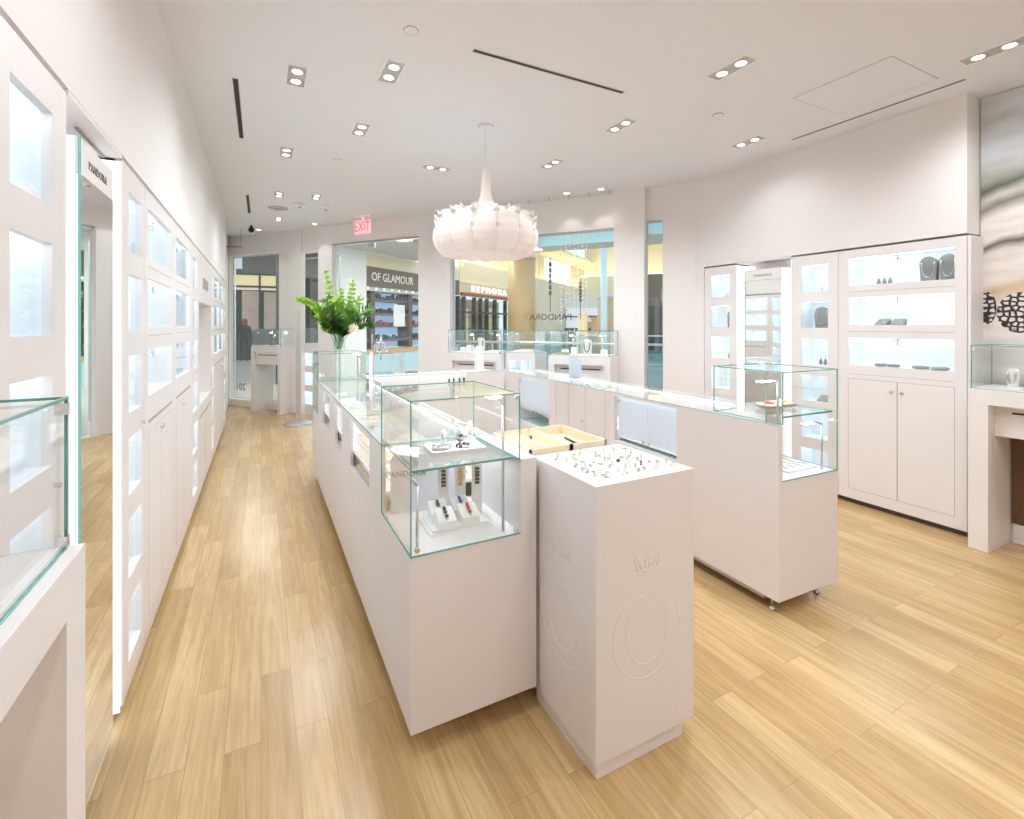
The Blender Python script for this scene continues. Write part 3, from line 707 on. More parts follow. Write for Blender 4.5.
q = MB(); q.box(.02,1.44,.375,.395,TOP-.026,TOP-.015); q.build('light_strip','led_mid',hd)
q = MB(); q.box(.018,1.02,.004,.010,.80,TOP); q.build('front_pane','glass',bc)
for x in (.48,.95):
    q = MB(); q.box(x,x+.002,-.0012,.002,.10,TOP-.02); q.build('door_gap','groove',bc)
q = MB(); q.cyl((.90,-.014,.86),.01,.014,12,'y'); q.build('lock','chrome',bc)

# right arm, turned a little
ra = thing('showcase_counter', 'right hand white showcase counter ending in a glass tower with raised base', 'display counter', (2.33,1.55,0), radians(-1.785))
W2, L2 = .490, 3.46
q = side_board(0, 0, L2, .09, TOP, .03, [(.70,1.335,.63,.965),(2.32,2.98,.50,.955)])
q.box(.03, W2, 0, .018, .09, .70); q.box(W2-.018, W2, .018, .435, .09, .70); q.box(W2-.018, W2, .435, L2, .09, TOP)
q.box(.03, W2-.018, .018, L2-.018, .09, .11); q.box(.03, W2, L2-.018, L2, .09, TOP); q.box(.03, W2-.018, .435, .45, .66, TOP)
ro = q.build('body', 'counter_laminate', ra)
pbr('hatch_rim', (0.70,0.69,0.69), 0.7)
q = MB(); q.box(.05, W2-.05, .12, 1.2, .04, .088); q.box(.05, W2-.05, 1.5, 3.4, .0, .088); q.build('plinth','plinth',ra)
for x, y in ((.06,.08),(W2-.06,.08),(.06,.75),(W2-.06,.75)):
    q = MB(); q.cyl((x,y,.02),.006,.07,8); q.lathe([(.016,0),(.016,.008),(.008,.02)],(x,y,0),14); q.build('levelling_foot','brushed_steel',ra)
q = MB(); q.box(.05,W2-.018,.45,L2-.018,.645,.657); q.build('display_floor','white_acrylic',ra)
q = MB(); q.box(.03,W2-.006,.006,.435,.688,.702); q.build('deck','white_acrylic',ra)
q = MB(); q.box(0,W2,.438,L2,TOP,TOP+.008); o = q.build('glass_top','glass',ra)
q = MB(); q.box(-.002,0,0,L2,TOP,TOP+.007); q.build('glass_edge','glass_edge_pale',o)
q = MB(); q.box(W2-.046,W2-.020,.46,L2-.05,TOP-.014,TOP-.008); hd = q.build('strip_cover','counter_laminate',ra)
q = MB(); q.box(W2-.043,W2-.022,.46,L2-.05,TOP-.026,TOP-.015); q.build('light_strip','led_mid',hd)
for (a,c_,z0,z1,zf) in ((.70,1.335,.63,.965,.665),(2.32,2.98,.50,.955,.62)):
    q = MB(); q.box(.040,.046,a,(a+c_)/2-.002,zf,z1); q.box(.040,.046,(a+c_)/2+.002,c_,zf,z1); fr = q.build('frosted_door','frosted',ra)
    q = MB(); q.box(.03,.30,a-.01,c_+.01,z0-.012,z0); q.build('opening_shelf','glass_edge_pale',ra)
    q = MB(); q.box(.29,.30,a,c_,z0,zf+.03); q.box(.032,.29,a-.012,a-.002,z0,zf+.04); q.box(.032,.29,c_+.002,c_+.012,z0,zf+.04); q.build('opening_lining','white_acrylic',ra)
    q = MB()
    for s_ in (-.03,.03): q.lathe([(.004,0),(.010,.012),(.010,.016)],(.028,(a+c_)/2+s_,zf-.002),12)
    q.build('lock','gold',fr)
    q = MB(); q.box(.03,.05,a,a+.012,z1-.05,z1-.03); q.box(.03,.05,c_-.012,c_,z1-.05,z1-.03); q.build('hinge','chrome',fr)
for a, c_ in ((.70,1.335),(2.32,2.98)):
    q = MB(); q.box(.055,.075,a+.01,c_-.01,TOP-.034,TOP-.022); q.build('light_strip','led_mid',ra)
for y in (1.45,1.72,1.98,2.20):
    q = MB(); q.box(-.0012,.002,y,y+.0025,.10,TOP-.005); q.build('door_gap','groove',ra)
q = MB(); q.cyl((-.012,1.76,.70),.01,.014,12,'x'); q.build('lock','chrome',ra)
y = .50; k = 0
while y < L2-.35:
    display_tray(ra, .07, W2-.06, y, y+.33, .657, 3 if k % 2 else 2, pad='cream_pad' if k % 3 != 1 else 'white_card'); y += .375; k += 1
g = glass_case(ra,.030,W2-.004,.0,.432,.993,1.257,'LRFBT',name='glass_tower',zl={'F':.702,'R':.702})
q = MB(); q.box(.04,W2-.03,.012,.42,1.022,1.028); s_ = q.build('glass_shelf','glass',g)
q = MB(); q.box(.04,W2-.03,.010,.013,1.021,1.029); q.box(W2-.032,W2-.03,.012,.42,1.021,1.029); q.build('shelf_edge','glass_edge',s_)
for (px,py,zt) in ((.43,.05,.95),(.075,.06,1.20)):
    q = MB(); z0 = .702 if px > .2 else .993
    q.cyl((px,py,z0),.0055,zt-z0,10); q.tube([(px,py,zt),(px-.02,py+.01,zt+.012),(px-.07,py+.03,zt+.008)],.005); lp = q.build('lamp_post','brushed_steel',g)
    q = MB(); q.box(px-.10,px-.03,py+.02,py+.05,zt+.001,zt+.006); q.build('lamp_head','lamp_cool',lp)
ld = bpy.data.lights.new('tower_fill','AREA'); ld.size = .12; ld.energy = 1.6; ld.color = (.88,.95,1)  # fill added to brighten the right tower as well
lo = bpy.data.objects.new('tower_fill',ld); COL.objects.link(lo); lo.parent = ra; lo.location = (.26,.21,1.235)
# things in the right tower
def ra_pt(x,y,z):
    a = radians(-1.785); return (2.33+x*cos(a)-y*sin(a), 1.55+x*sin(a)+y*cos(a), z)
for (x,y,lab) in ((.20,.20,'taupe leather jewelry pad on the right tower shelf, left of two'),(.34,.22,'taupe leather jewelry pad on the right tower shelf, right of two')):
    t = thing('jewelry_pad', lab, 'jewelry pad', ra_pt(x,y,1.0285), .5, 'leather pads in the right glass tower')
    q = MB(); q.lathe([(.045,0),(.07,.012),(.072,.02),(.06,.03)],(0,0,0),4); q.build('pad','taupe_leather',t)
    q = MB(); q.torus((0,0,.033),.025,.004,16,6); q.sphere((.02,.01,.034),.009,8,6); q.build('jewelry','red_enamel' if x < .3 else 'gold',t)
t = thing('necklace_bust', 'small grey velvet cone bust on the floor of the right tower', 'display bust', ra_pt(.11,.15,.7025))
q = MB(); q.lathe([(.055,0),(.04,.03),(.018,.07),(.012,.10),(.004,.105)],(0,0,0),18); q.build('bust','grey_velvet',t)
t = thing('display_plate', 'white tray with chains on the floor of the right tower', 'display tray', ra_pt(.30,.18,.7025))
q = MB(); q.box(-.13,.13,-.11,.11,0,.012); q.build('plate','white_acrylic',t)
q = MB()
for k in range(4): q.tube([(-.10+.06*k+.012*sin(j),-.09+.02*j,.016) for j in range(9)],.003,5)
q.build('chain','silver',t)
for k, (y, x) in enumerate(((.62,.22),(.98,.25),(1.3,.2))): pass

# ------------------------------------------------------------------ desks with glass cases
def desk(name, label, loc, rz, w, dp, zt, leg=.10, case=.29, apron=True, drawer=.10, locks=True, inset=.02):
    r = thing(name, label, 'display table', loc, rz)
    q = MB(); q.box(0,w,0,dp,zt-.10,zt); q.box(0,leg,0,dp,0,zt-.10); q.box(w-leg,w,0,dp,0,zt-.10); q.build('frame','laminate',r,bevel=.001)
    if apron:
        q = MB(); q.box(leg+.001,w-leg-.001,drawer,dp-.01,zt-.31,zt-.1005); d_ = q.build('drawer','laminate',r)
        q = MB(); n = max(1, round((w-2*leg)/.8))
        for k in range(n):
            a = leg+(w-2*leg)*(k+.10)/n; c_ = leg+(w-2*leg)*(k+.90)/n; q.box(a,c_,drawer-.002,drawer+.003,zt-.155,zt-.143)
        q.build('finger_slot','black_slot',d_)
    q = MB(); q.box(inset,w-inset,inset,dp-.01,zt,zt+.010); q.build('display_base','white_acrylic',r)
    g = glass_case(r, .012, w-.012, inset-.004, dp-.006, zt+.001, zt+case, 'LRFBT', edge='glass_edge', e=.005)
    for x in (.024, w-.024):
        for z_ in (zt+case-.03, zt+.006): MB().box(x-.008,x+.008,inset-.010,inset+.008,z_,z_+.022).build('corner_clip','chrome',g)
    n = max(2, round(w/.45))
    for k in range(n):
        x = w*(k+.5)/n
        p_ = MB(); p_.cyl((x,dp-.06,zt+.01),.005,case-.06,8); p_.tube([(x,dp-.06,zt+case-.05),(x,dp-.08,zt+case-.04),(x,dp-.11,zt+case-.055)],.005,6); lp = p_.build('lamp_post','chrome',g)
        p_ = MB(); p_.box(x-.012,x+.012,dp-.14,dp-.10,zt+case-.064,zt+case-.058); p_.build('lamp_head','lamp_cool',lp)
    return r
dr_ = desk('display_desk','white desk with a long glass case under the mural at the right edge',(4.243,1.477,0),-pi/2,1.90,.345,1.073,leg=.102)
dl_ = desk('display_desk','white desk with a glass case cut off by the left edge of view',(-.308,-.66,0),pi/2,1.898,.50,1.069,leg=.104,inset=.03)
ZT = 1.140
t1 = desk('display_table','white table with a glass case before the large window, left of the pedestal case',sfl(2.07,-.55),SA+pi,.79,.42,ZT,leg=.07,drawer=.05)
t2 = desk('display_table','white table with a glass case before the large window, beside the right pillar',sfl(.655,-.55),SA+pi,.735,.42,ZT,leg=.07,drawer=.05)
t3 = desk('display_table','white table with a glass case in front of the far left window',sfl(6.27,-.26),SA+pi,.73,.38,1.135,leg=.07,drawer=.04)
q = MB(); q.box(.07,.66,.35,.37,.0,.80); q.build('modesty_panel','frosted_blue',t3) if False else None
def niche_pedestal(label, loc, rz, w, dp, zt, holes, case=.27):
    r = thing('display_pedestal', label, 'display pedestal', loc, rz)
    q = MB(); q.holed(0,w,.0,zt,0,.02,holes); q.box(0,.02,.02,dp,0,zt); q.box(w-.02,w,.02,dp,0,zt); q.box(.02,w-.02,.02,dp,zt-.02,zt); q.box(.02,w-.02,dp-.02,dp,0,zt-.02); q.build('body','laminate',r)
    for (a,c_,z0,z1) in holes:
        q = MB(); d2 = dp*.6; A=[(a-.01,.021,z0-.01),(c_+.01,.021,z0-.01),(c_+.01,.021,z1+.01),(a-.01,.021,z1+.01)]; B=[(x,d2,z) for x,_,z in A]
        q.quad(*B); q.quad(A[0],A[1],B[1],B[0]); q.quad(A[3],B[3],B[2],A[2]); q.quad(A[0],B[0],B[3],A[3]); q.quad(A[1],A[2],B[2],B[1])
        n = q.build('niche','niche_white',r)
        q = MB(); q.box(a,c_,.05,.07,z1,z1+.008); q.build('light_strip','led_cool',n)
    q = MB(); q.box(.02,w-.02,.02,dp-.02,zt,zt+.01); q.build('display_base','white_acrylic',r)
    glass_case(r,.01,w-.01,.01,dp-.01,zt+.001,zt+case,'LRFBT',e=.005)
    return r
p1 = niche_pedestal('white cube pedestal with lit niches and glass case between the two window tables',sfl(1.265,-.46),SA+pi,.40,.40,1.155,[(.05,.18,.90,1.06),(.22,.35,.90,1.06),(.05,.18,.60,.78),(.22,.35,.60,.78)])
p2 = niche_pedestal("narrow white display unit with three niches in the narrow window",sfl(5.50,.10),SA+pi,.50,.30,1.175,[(.10,.34,.80,1.02),(.10,.34,.47,.69),(.10,.34,.14,.36)])

# small goods in the cases
def tpt(r, x, y, z):
    a = r.rotation_euler[2]; return (r.location[0]+x*cos(a)-y*sin(a), r.location[1]+x*sin(a)+y*cos(a), z)
def bust(r, x, y, z, label, h=.13, mat='white_card', neck='dark_silver', group=None, w=.085):
    t = thing('necklace_bust', label, 'display bust', tpt(r,x,y,z), r.rotation_euler[2], group)
    q = MB(); n = 12; pts = [(-w*.42,0)]+[(-w/2*cos(pi*k/n), h-w/2+w/2*sin(pi*k/n)) for k in range(n+1)]+[(w*.42,0)]
    m_ = len(pts); q.add([(a,-.012,c_) for a,c_ in pts]+[(a,.03,c_*.96) for a,c_ in pts],[tuple(range(m_))[::-1],tuple(range(m_,2*m_))]+[(i,(i+1)%m_,m_+(i+1)%m_,m_+i) for i in range(m_)])
    q.box(-w*.4,w*.4,-.02,.05,0,.006); q.build('bust',mat,t)
    if neck:
        q = MB(); R = w*.36
        q.tube([(-R*cos(pi*k/14),-.016,h*.78-abs(sin(pi*k/14))**.8*h*.62) for k in range(15)],.0028 if mat == 'grey_velvet' else .006,6)
        q.sphere((0,-.018,h*.17),.007,8,6)
        q.build('necklace',neck,t)
    return t
bust(t1,.41,.17,ZT+.0105,'rounded white bust wearing a dark necklace in the left window table case',h=.19,w=.10)
bust(t2,.42,.17,ZT+.0105,'rounded white bust wearing a dark necklace in the right window table case',h=.19,w=.10)
bust(t3,.33,.15,1.1455,'grey bust in the case of the far left window table',h=.16,mat='grey_velvet',w=.08)
bust(t3,.52,.18,1.1455,'white bust in the case of the far left window table',h=.13,w=.06,neck=None)
def block(r,x,y,z,w,d,h,name,label,cat,mat='white_acrylic',group=None):
    q = MB(); q.box(-w/2,w/2,-d/2,d/2,0,h); q.box(-w/2+.01,w/2-.01,-d/2+.01,d/2-.01,h,h+.004)
    o = q.build(name,mat,None,tpt(r,x,y,z),r.rotation_euler[2],bevel=.002); return tag(o,label,cat,group)
for i,(x,h) in enumerate(((.10,.05),(.20,.08),(.30,.05))):
    block(t1,x,.25,ZT+.0105,.07,.07,h,'riser_block','small white riser block in the left window table case, %s from the glass end'%['first','second','third'][i],'riser')
for i,(x,h) in enumerate(((.12,.05),(.24,.08),(.60,.06))):
    block(t2,x,.25,ZT+.0105,.07,.07,h,'riser_block','small white riser block in the right window table case, %s along'%['first','second','third'][i],'riser')
block(t1,.63,.2,ZT+.0105,.22,.14,.02,'display_plate','flat white plate in the left window table case','display tray')
block(t2,.13,.12,ZT+.0105,.16,.10,.02,'display_plate','flat brownish pad in the right window table case','display tray','taupe_leather')
block(p1,.2,.2,1.166,.25,.25,.015,'display_plate','flat white plate in the middle pedestal case','display tray')
# goods in the right and left desks
for i,(x,h,nm) in enumerate(((.16,.13,'tall'),(.26,.10,'short'),(.40,.16,'tallest'),(.56,.11,'low'),(.72,.15,'far'))):
    bust(dr_,x,.20+.03*(i%2),1.0835,'%s pale acrylic bust in the glass case below the mural'%nm,h=h,mat='white_acrylic',neck='silver',w=.05)
block(dr_,.50,.12,1.0835,.42,.10,.018,'display_plate','long cream plate along the front of the right desk case','display tray','white_card')
block(dr_,.44,.30,1.0835,.20,.03,.05,'riser_block','blue grey riser at the back of the right desk case','riser','grey_velvet')
block(dl_,1.55,.22,1.0795,.42,.26,.02,'display_plate','white display plate in the case of the left desk','display tray')
block(dl_,1.0,.22,1.0795,.42,.26,.02,'display_plate','second white display plate in the left desk case, nearer the camera','display tray')

# right wall cabinet goods: (cabinet, x, z, kind)
def cab_bust(r,x,y,z,label,**k): return bust(r,x,y,z+.001,label,**k)
lab = 'grey velvet necklace bust, %s'
cab_bust(rn1,.28,.10,1.4735,lab%'second niche of the cabinet left of the mirror',h=.18,mat='grey_velvet',neck='silver',w=.11)
cab_bust(rn2,.225,.10,1.4735,lab%'second niche right of the mirror',h=.19,mat='grey_velvet',neck='silver',w=.13)
cab_bust(rb,.595,.10,1.8285,lab%'top shelf of the wide right cabinet, left of two',h=.19,mat='grey_velvet',neck='silver',w=.11)
cab_bust(rb,.715,.10,1.8285,lab%'top shelf of the wide right cabinet, right of two',h=.195,mat='grey_velvet',neck='silver',w=.11)
def earring_stand(r,x,z,label,group,y=.09):
    t = thing('earring_stand',label,'earring stand',tpt(r,x,y,z+.001),0,group)
    q = MB(); q.lathe([(.014,0),(.015,.02),(.008,.045),(.006,.05)],(0,0,0),12); q.build('base','grey_velvet',t)
    q = MB(); q.lathe([(.003,.05),(.003,.07),(.006,.075),(.001,.085)],(0,0,0),8); q.build('tip','silver',t)
for i,x in enumerate((.265,.305,.345)):
    earring_stand(rb,x,1.8285,'small grey earring cone on the top shelf of the wide cabinet, %s of three'%['left','middle','right'][i],'earring cones on the top shelf')
for i,x in enumerate((.215,.255,.295)):
    earring_stand(rn2,x,1.1435,'small grey earring cone in the third niche right of the mirror, %s of three'%['left','middle','right'][i],'earring cones right of the mirror')
for i,x in enumerate((.25,.285)):
    earring_stand(rn1,x,1.1435,'small grey earring cone in the third niche left of the mirror, %s of two'%['left','right'][i],'earring cones left of the mirror')
def slope_pad(r,x,z,label,w=.085,y=.10,jew='silver'):
    t = thing('ring_pad',label,'jewelry pad',tpt(r,x,y,z+.001),r.rotation_euler[2])
    q = MB(); q.add([(-w/2,-.04,0),(w/2,-.04,0),(w/2,.04,0),(-w/2,.04,0),(-w/2,-.04,.012),(w/2,-.04,.012),(w/2,.04,.05),(-w/2,.04,.05)],[(0,3,2,1),(4,5,6,7),(0,1,5,4),(1,2,6,5),(2,3,7,6),(3,0,4,7)]); q.build('pad','grey_velvet',t)
    q = MB()
    for a in (-.025,0,.025):
        for b_ in (-.02,.02): q.torus((a,b_,.034+b_*.45+.006),.008,.0018,10,5,'x')
    q.build('ring',jew,t)
slope_pad(rb,.29,1.4985,'sloped grey ring pad on the middle shelf of the wide cabinet, left of two')
slope_pad(rb,.395,1.4985,'sloped grey ring pad on the middle shelf of the wide cabinet, right of two')
slope_pad(rn2,.24,.8135,'sloped grey ring pad in the niche seen over the right glass tower')
def flat_pad(r,x,z,label,w=.10):
    q = MB(); q.lathe([(w*.42,0),(w*.5,.008),(w*.5,.014),(w*.44,.02)],(0,0,0),20); o = q.build('bracelet_pad','grey_velvet',None,tpt(r,x,.11,z+.001),0); tag(o,label,'jewelry pad')
for i,x in enumerate((.27,.36,.54,.66)): flat_pad(rb,x,1.1635,'flat round grey pad on the lowest bright shelf, %s from the left'%['first','second','third','fourth'][i],.085 if i<2 else .11)
for i,x in enumerate((.58,.62)):
    q = MB(); q.torus((0,0,.012),.010,.002,14,6,'x'); o = q.build('ring','silver',None,tpt(rb,x,.10,1.4995),0); tag(o,'plain silver ring standing on the middle shelf, %s of two'%['left','right'][i],'ring')
for rr,nm in ((rn1,'left'),(rn2,'right')):
    q = MB(); q.torus((0,0,.03),.022,.003,18,6,'x'); q.torus((0,.03,.024),.018,.002,16,6,'x'); o = q.build('bangle','silver',None,tpt(rr,.24,.10,1.799),0); tag(o,'thin silver bangles in the top niche %s of the right wall mirror'%nm,'bangle')

# ------------------------------------------------------------------ on the counters: vase with flowers, logo ring, stands
VX, VY, VZ = .665, 4.90, 1.2375
t = thing('flower_vase','clear glass vase of water standing on the far glass tower','vase',(VX,VY,VZ))
q = MB(); q.lathe([(.048,0),(.056,.01),(.060,.05),(.052,.11),(.044,.15),(.050,.185),(.058,.20)],(0,0,0),24,False); q.lathe([(.0001,.001),(.048,.001)],(0,0,0),24,False); q.build('glass_body','vase_glass',t)
q = MB(); q.lathe([(.050,.006),(.055,.05),(.048,.11),(.042,.13)],(0,0,0),20); q.build('water','vase_glass',t)
fb = thing('flower_bouquet','loose green bouquet with lime spikes and a cream bloom standing in the glass vase','flowers',(VX,VY,VZ))
rg = random.Random(5)
def leaf(q, p, d, L, w, up=None):
    d = Vector(d).normalized(); s = d.orthogonal().normalized() if up is None else d.cross(Vector(up)).normalized(); n = d.cross(s)
    p = Vector(p); k = [(0,0,0),(.25,.42,.06),(.55,.5,.10),(.85,.25,.06),(1,0,-.02)]
    L_ = [p+d*(a*L)+s*(b_*w)+n*(c_*L) for a,b_,c_ in k]; R_ = [p+d*(a*L)-s*(b_*w)+n*(c_*L) for a,b_,c_ in k]; C_ = [p+d*(a*L) for a,b_,c_ in k]
    q.add(L_+C_+R_, [(i,i+1,6+i-0,5+i) for i in range(4)]+[(5+i,6+i,11+i,10+i) for i in range(4)], True)
def bez(a,b,c,n=10): return [tuple(a[i]*(1-t)**2+2*b[i]*t*(1-t)+c[i]*t*t for i in range(3)) for t in [k/n for k in range(n+1)]]
# camera sees the bouquet from -Y, +X is to the right
spikes = [((-.02,0,.03),(-.05,.0,.35),(-.11,.03,.76)),((.02,0,.03),(.09,0,.35),(.13,-.02,.68)),((-.01,.0,.03),(-.12,-.02,.48),(-.36,-.06,.50)),((.0,.02,.03),(.02,.05,.3),(.03,.08,.60)),((-.02,-.01,.03),(-.12,-.05,.3),(-.22,-.08,.42))]
for i, (a,b_,c_) in enumerate(spikes):
    pts = bez(a,b_,c_,16); q = MB(); q.tube(pts,[.004-.002*k/16 for k in range(17)],6); st = q.build('flower_stem','stem_green',fb,label='lime green spike of round bells')
    q = MB()
    for k in range(6,17):
        p = Vector(pts[k]); dr = (Vector(pts[min(k+1,16)])-Vector(pts[k-1])).normalized()
        for j in range(5):
            o_ = dr.orthogonal().normalized(); ang = 2*pi*j/5+k; v = Matrix.Rotation(ang,3,dr)@o_
            s_ = .052*(1.15-.5*(k-6)/11); leaf(q, p+v*.004, v+dr*.6, s_, s_*.95)
    q.build('bells','leaf_lime',st)
for i,(a,b_,c_,mt) in enumerate([((.01,0,.03),(.10,.0,.35),(.28,-.02,.42),'leaf_green'),((.01,0,.03),(.12,-.03,.30),(.27,-.05,.28),'leaf_dark'),((0,0,.03),(-.06,-.04,.25),(-.14,-.10,.30),'leaf_green'),((0,0,.03),(.05,-.06,.25),(.10,-.12,.40),'leaf_green'),((0,0,.03),(-.02,-.05,.22),(-.04,-.12,.33),'leaf_dark'),((0,0,.03),(.0,.06,.3),(-.10,.10,.48),'leaf_green'),((0,0,.03),(.06,.03,.3),(.20,.06,.50),'leaf_lime'),((0,0,.03),(.03,-.05,.2),(.03,-.10,.24),'leaf_dark')]):
    pts = bez(a,b_,c_,12); q = MB(); q.tube(pts,.003,6); st = q.build('foliage_stem','stem_green',fb)
    q = MB()
    for k in range(5,13):
        p = Vector(pts[k]); dr = (Vector(pts[min(k+1,12)])-Vector(pts[k-1])).normalized()
        for j in range(4):
            v = Matrix.Rotation(2*pi*j/4+k*1.3+rg.random(),3,dr)@dr.orthogonal().normalized()
            leaf(q,p,v+dr*.7+Vector((0,0,.1)),rg.uniform(.06,.10),rg.uniform(.028,.045))
    q.build('leaves',mt,st)
for i in range(16):
    az = rg.uniform(0,2*pi); rr_ = rg.uniform(.08,.24); hh = rg.uniform(.22,.50); mt = rg.choice(['leaf_lime','leaf_green','leaf_green','leaf_lime','leaf_dark'])
    pts = bez((0,0,.03),(.25*rr_*cos(az),.25*rr_*sin(az),hh*.8),(rr_*cos(az),rr_*sin(az)*.8,hh),12); q = MB(); q.tube(pts,.0028,6); st = q.build('foliage_stem','stem_green',fb)
    q = MB()
    for k in range(6,13):
        p = Vector(pts[k]); dr = (Vector(pts[min(k+1,12)])-Vector(pts[k-1])).normalized()
        for j in range(4):
            v = Matrix.Rotation(2*pi*j/4+k*1.3+rg.random(),3,dr)@dr.orthogonal().normalized()
            leaf(q,p,v+dr*.6+Vector((0,0,.15)),rg.uniform(.045,.085),rg.uniform(.026,.045))
    q.build('leaves',mt,st)
for (x,y,z,r_) in ((.105,-.07,.225,.058),(-.09,-.06,.335,.042),(.0,-.02,.33,.045)):
    q = MB()
    for k in range(90):
        u = rg.uniform(-.3,1); a = rg.uniform(0,2*pi); s_ = math.sqrt(1-u*u); p = Vector((s_*cos(a),s_*sin(a),u))*r_
        leaf(q,p*.8,p+Vector((rg.uniform(-.3,.3),rg.uniform(-.3,.3),rg.uniform(-.3,.3)))*r_,.024,.026)
    q.sphere((0,0,0),r_*.8,12,8); q.build('bloom','petal_cream',fb,(x,y,z),label='cream rounded bloom')
t = thing('acrylic_riser','clear white edged acrylic box riser at the back corner of the counter','riser',(1.0,4.90,TOP+.0085))
q = MB(); q.box(0,.30,0,.005,0,.21); q.box(0,.30,.155,.16,0,.21); q.box(0,.005,.005,.155,0,.21); q.box(.295,.30,.005,.155,0,.21); q.box(0,.30,0,.16,.21,.216); q.build('box','glass',t)
q = MB(); 
for x in (0,.19,.30): q.box(x-.004,x+.004,-.003,.003,0,.216)
q.box(0,.30,-.003,.003,.208,.218); q.build('edge','frosted',t)
t = thing('logo_ring','silver ring shaped logo with a crown standing on the acrylic riser','sculpture',(1.065,4.96,TOP+.2255))
q = MB(); q.torus((0,0,.062),.050,.012,28,8,'y'); q.torus((.045,.02,.062),.046,.006,24,6,'y'); q.build('ring','silver',t)
q = MB()
for x in (-.025,0,.025): q.lathe([(.008,0),(.006,.03),(.001,.05)],(x,0,.118-abs(x)*.3),8)
q.build('crown','chrome',t)
t = thing('price_card','slim pinkish standing card beside the far glass tower','sign card',(.964,4.80+.06,TOP+.0085))
q = MB(); q.box(0,.018,0,.10,0,.24); q.build('card','white_card',t); q = MB(); q.box(-.01,.03,-.01,.11,0,.004); q.build('foot','white_card',t)
for i,(x,y,w,h,z) in enumerate(((2.19,5.02,.085,.27,TOP+.0085),)):
    t = thing('necklace_stand','tall white tapered stand at the corner where the counters meet','display stand',(x,y,z))
    q = MB(); q.prism([(-.045,-.05),(.05,-.05),(.05,.05),(-.045,.05)],0,.008); q.add([(-.045,-.04,.008),(.045,-.04,.008),(.045,.04,.008),(-.045,.04,.008),(-.03,-.03,h),(.03,-.03,h),(.03,.03,h),(-.03,.03,h)],[(0,3,2,1),(4,5,6,7),(0,1,5,4),(1,2,6,5),(2,3,7,6),(3,0,4,7)]); q.build('body','white_acrylic',t)
a_ = ra_pt(.28,2.30,0)
t = thing('brochure_holder','clear white holder standing on the right counter top','holder',(a_[0],a_[1],TOP+.0085))
q = MB(); q.box(-.05,.05,-.03,-.025,0,.17); q.box(-.05,.05,.03,.035,0,.20); q.box(-.05,.05,-.03,.035,0,.004); q.build('holder','frosted',t)
# row of dark pendant stands on the back counter (seen through the near tower)
for i,x in enumerate((1.86,1.92,1.98,2.04,2.10)):
    q = MB(); q.lathe([(.016,0),(.014,.01),(.006,.02),(.010,.05),(.013,.06),(.004,.085)],(0,0,0),10)
    o = q.build('pendant_stand','dark_silver',None,(x-.05,4.96+.02*(i%2),.8405)); tag(o,'dark little pendant stand on the back counter, %s from the left'%['first','second','third','fourth','fifth'][i],'display stand','dark stands on the back counter')
# sign post with round base
t = thing('sign_post','grey floor standing post on an oval steel base beyond the counter end','post',(.503,8.02,0))
q = MB(); q.lathe([(.205,0),(.205,.010),(.19,.016)],(0,0,0),32); q.build('base','brushed_steel',t)
q = MB(); q.box(-.032,.032,-.02,.02,.016,1.36); q.build('post','brushed_steel',t); q = MB(); q.box(-.014,.014,-.008,.008,1.36,1.72); q.build('upper_post','brushed_steel',t)

# ------------------------------------------------------------------ pendant lamp
px_, py_ = 1.635, 3.61
lamp = thing('pendant_lamp','large white cocoon pendant lamp with scalloped cushion shade','pendant lamp',(px_,py_,ZC))
q = MB(); q.lathe([(.055,-.022),(.065,-.012),(.065,0)],(0,0,0),28); q.build('ceiling_rose','ceiling_paint',lamp)
q = MB(); q.cyl((0,0,-.36),.0025,.345,8); q.build('cord','cocoon_wire',lamp)
zs = lambda z: z-ZC
prof = [(.003,2.165),(.10,2.145),(.20,2.095),(.30,2.062),(.385,2.085),(.435,2.14),(.455,2.20),(.445,2.26),(.415,2.31),(.355,2.36),(.275,2.405),(.19,2.440),(.11,2.465),(.062,2.50),(.045,2.56),(.038,2.66),(.026,2.76),(.008,2.82)]
def prof_at(t):
    i = min(int(t*(len(prof)-1)), len(prof)-2); f = t*(len(prof)-1)-i
    return prof[i][0]*(1-f)+prof[i+1][0]*f, prof[i][1]*(1-f)+prof[i+1][1]*f
NL, NT, NS = 14, 224, 68
q = MB(); vs = []; fs = []
def shade_pt(a, t):
    r_, z = prof_at(t); c_ = abs(cos(NL/2*a)); cusp = (1-abs(sin(NL/2*a)))**3       # 1 at the wires
    big_ = max(0, min(1, (r_-.15)/.2))
    up = max(0, min(1, (z-2.24)/.12)) * big_; lo = max(0, min(1, (2.2-z)/.1)) * big_
    r2 = r_*(1-.05*big_) + .03*cusp*up*big_ + .02*c_*0
    bul = abs(sin(NL/2*a))
    r2 += -.012*cusp*(1-up)*big_ ; z2 = z - .014*bul**.7*lo + .022*cusp*up + .012*(1-bul)*lo
    if .30 < r_ and 2.30 < z < 2.40: z2 += .02*cusp; r2 += .014*cusp
    return (r2*cos(a), r2*sin(a), zs(z2))
for i in range(NS+1):
    for k in range(NT): vs.append(shade_pt(2*pi*k/NT+.2, i/NS))
for i in range(NS):
    for k in range(NT): fs.append((i*NT+k,i*NT+(k+1)%NT,(i+1)*NT+(k+1)%NT,(i+1)*NT+k))
q.add(vs,fs,True); sh = q.build('lamp_shade','cocoon',lamp)
q = MB()
for k in range(NL):
    a = 2*pi*k/NL
    q.tube([tuple(Vector(shade_pt(a,t/40))*1.0+Vector((.002*cos(a),.002*sin(a),0))) for t in range(6,29)],.0022,5)
q.tube([(.33*cos(2*pi*k/48),.33*sin(2*pi*k/48),zs(2.07)) for k in range(48)],.002,5,True); q.build('wire_frame','cocoon_wire',sh)
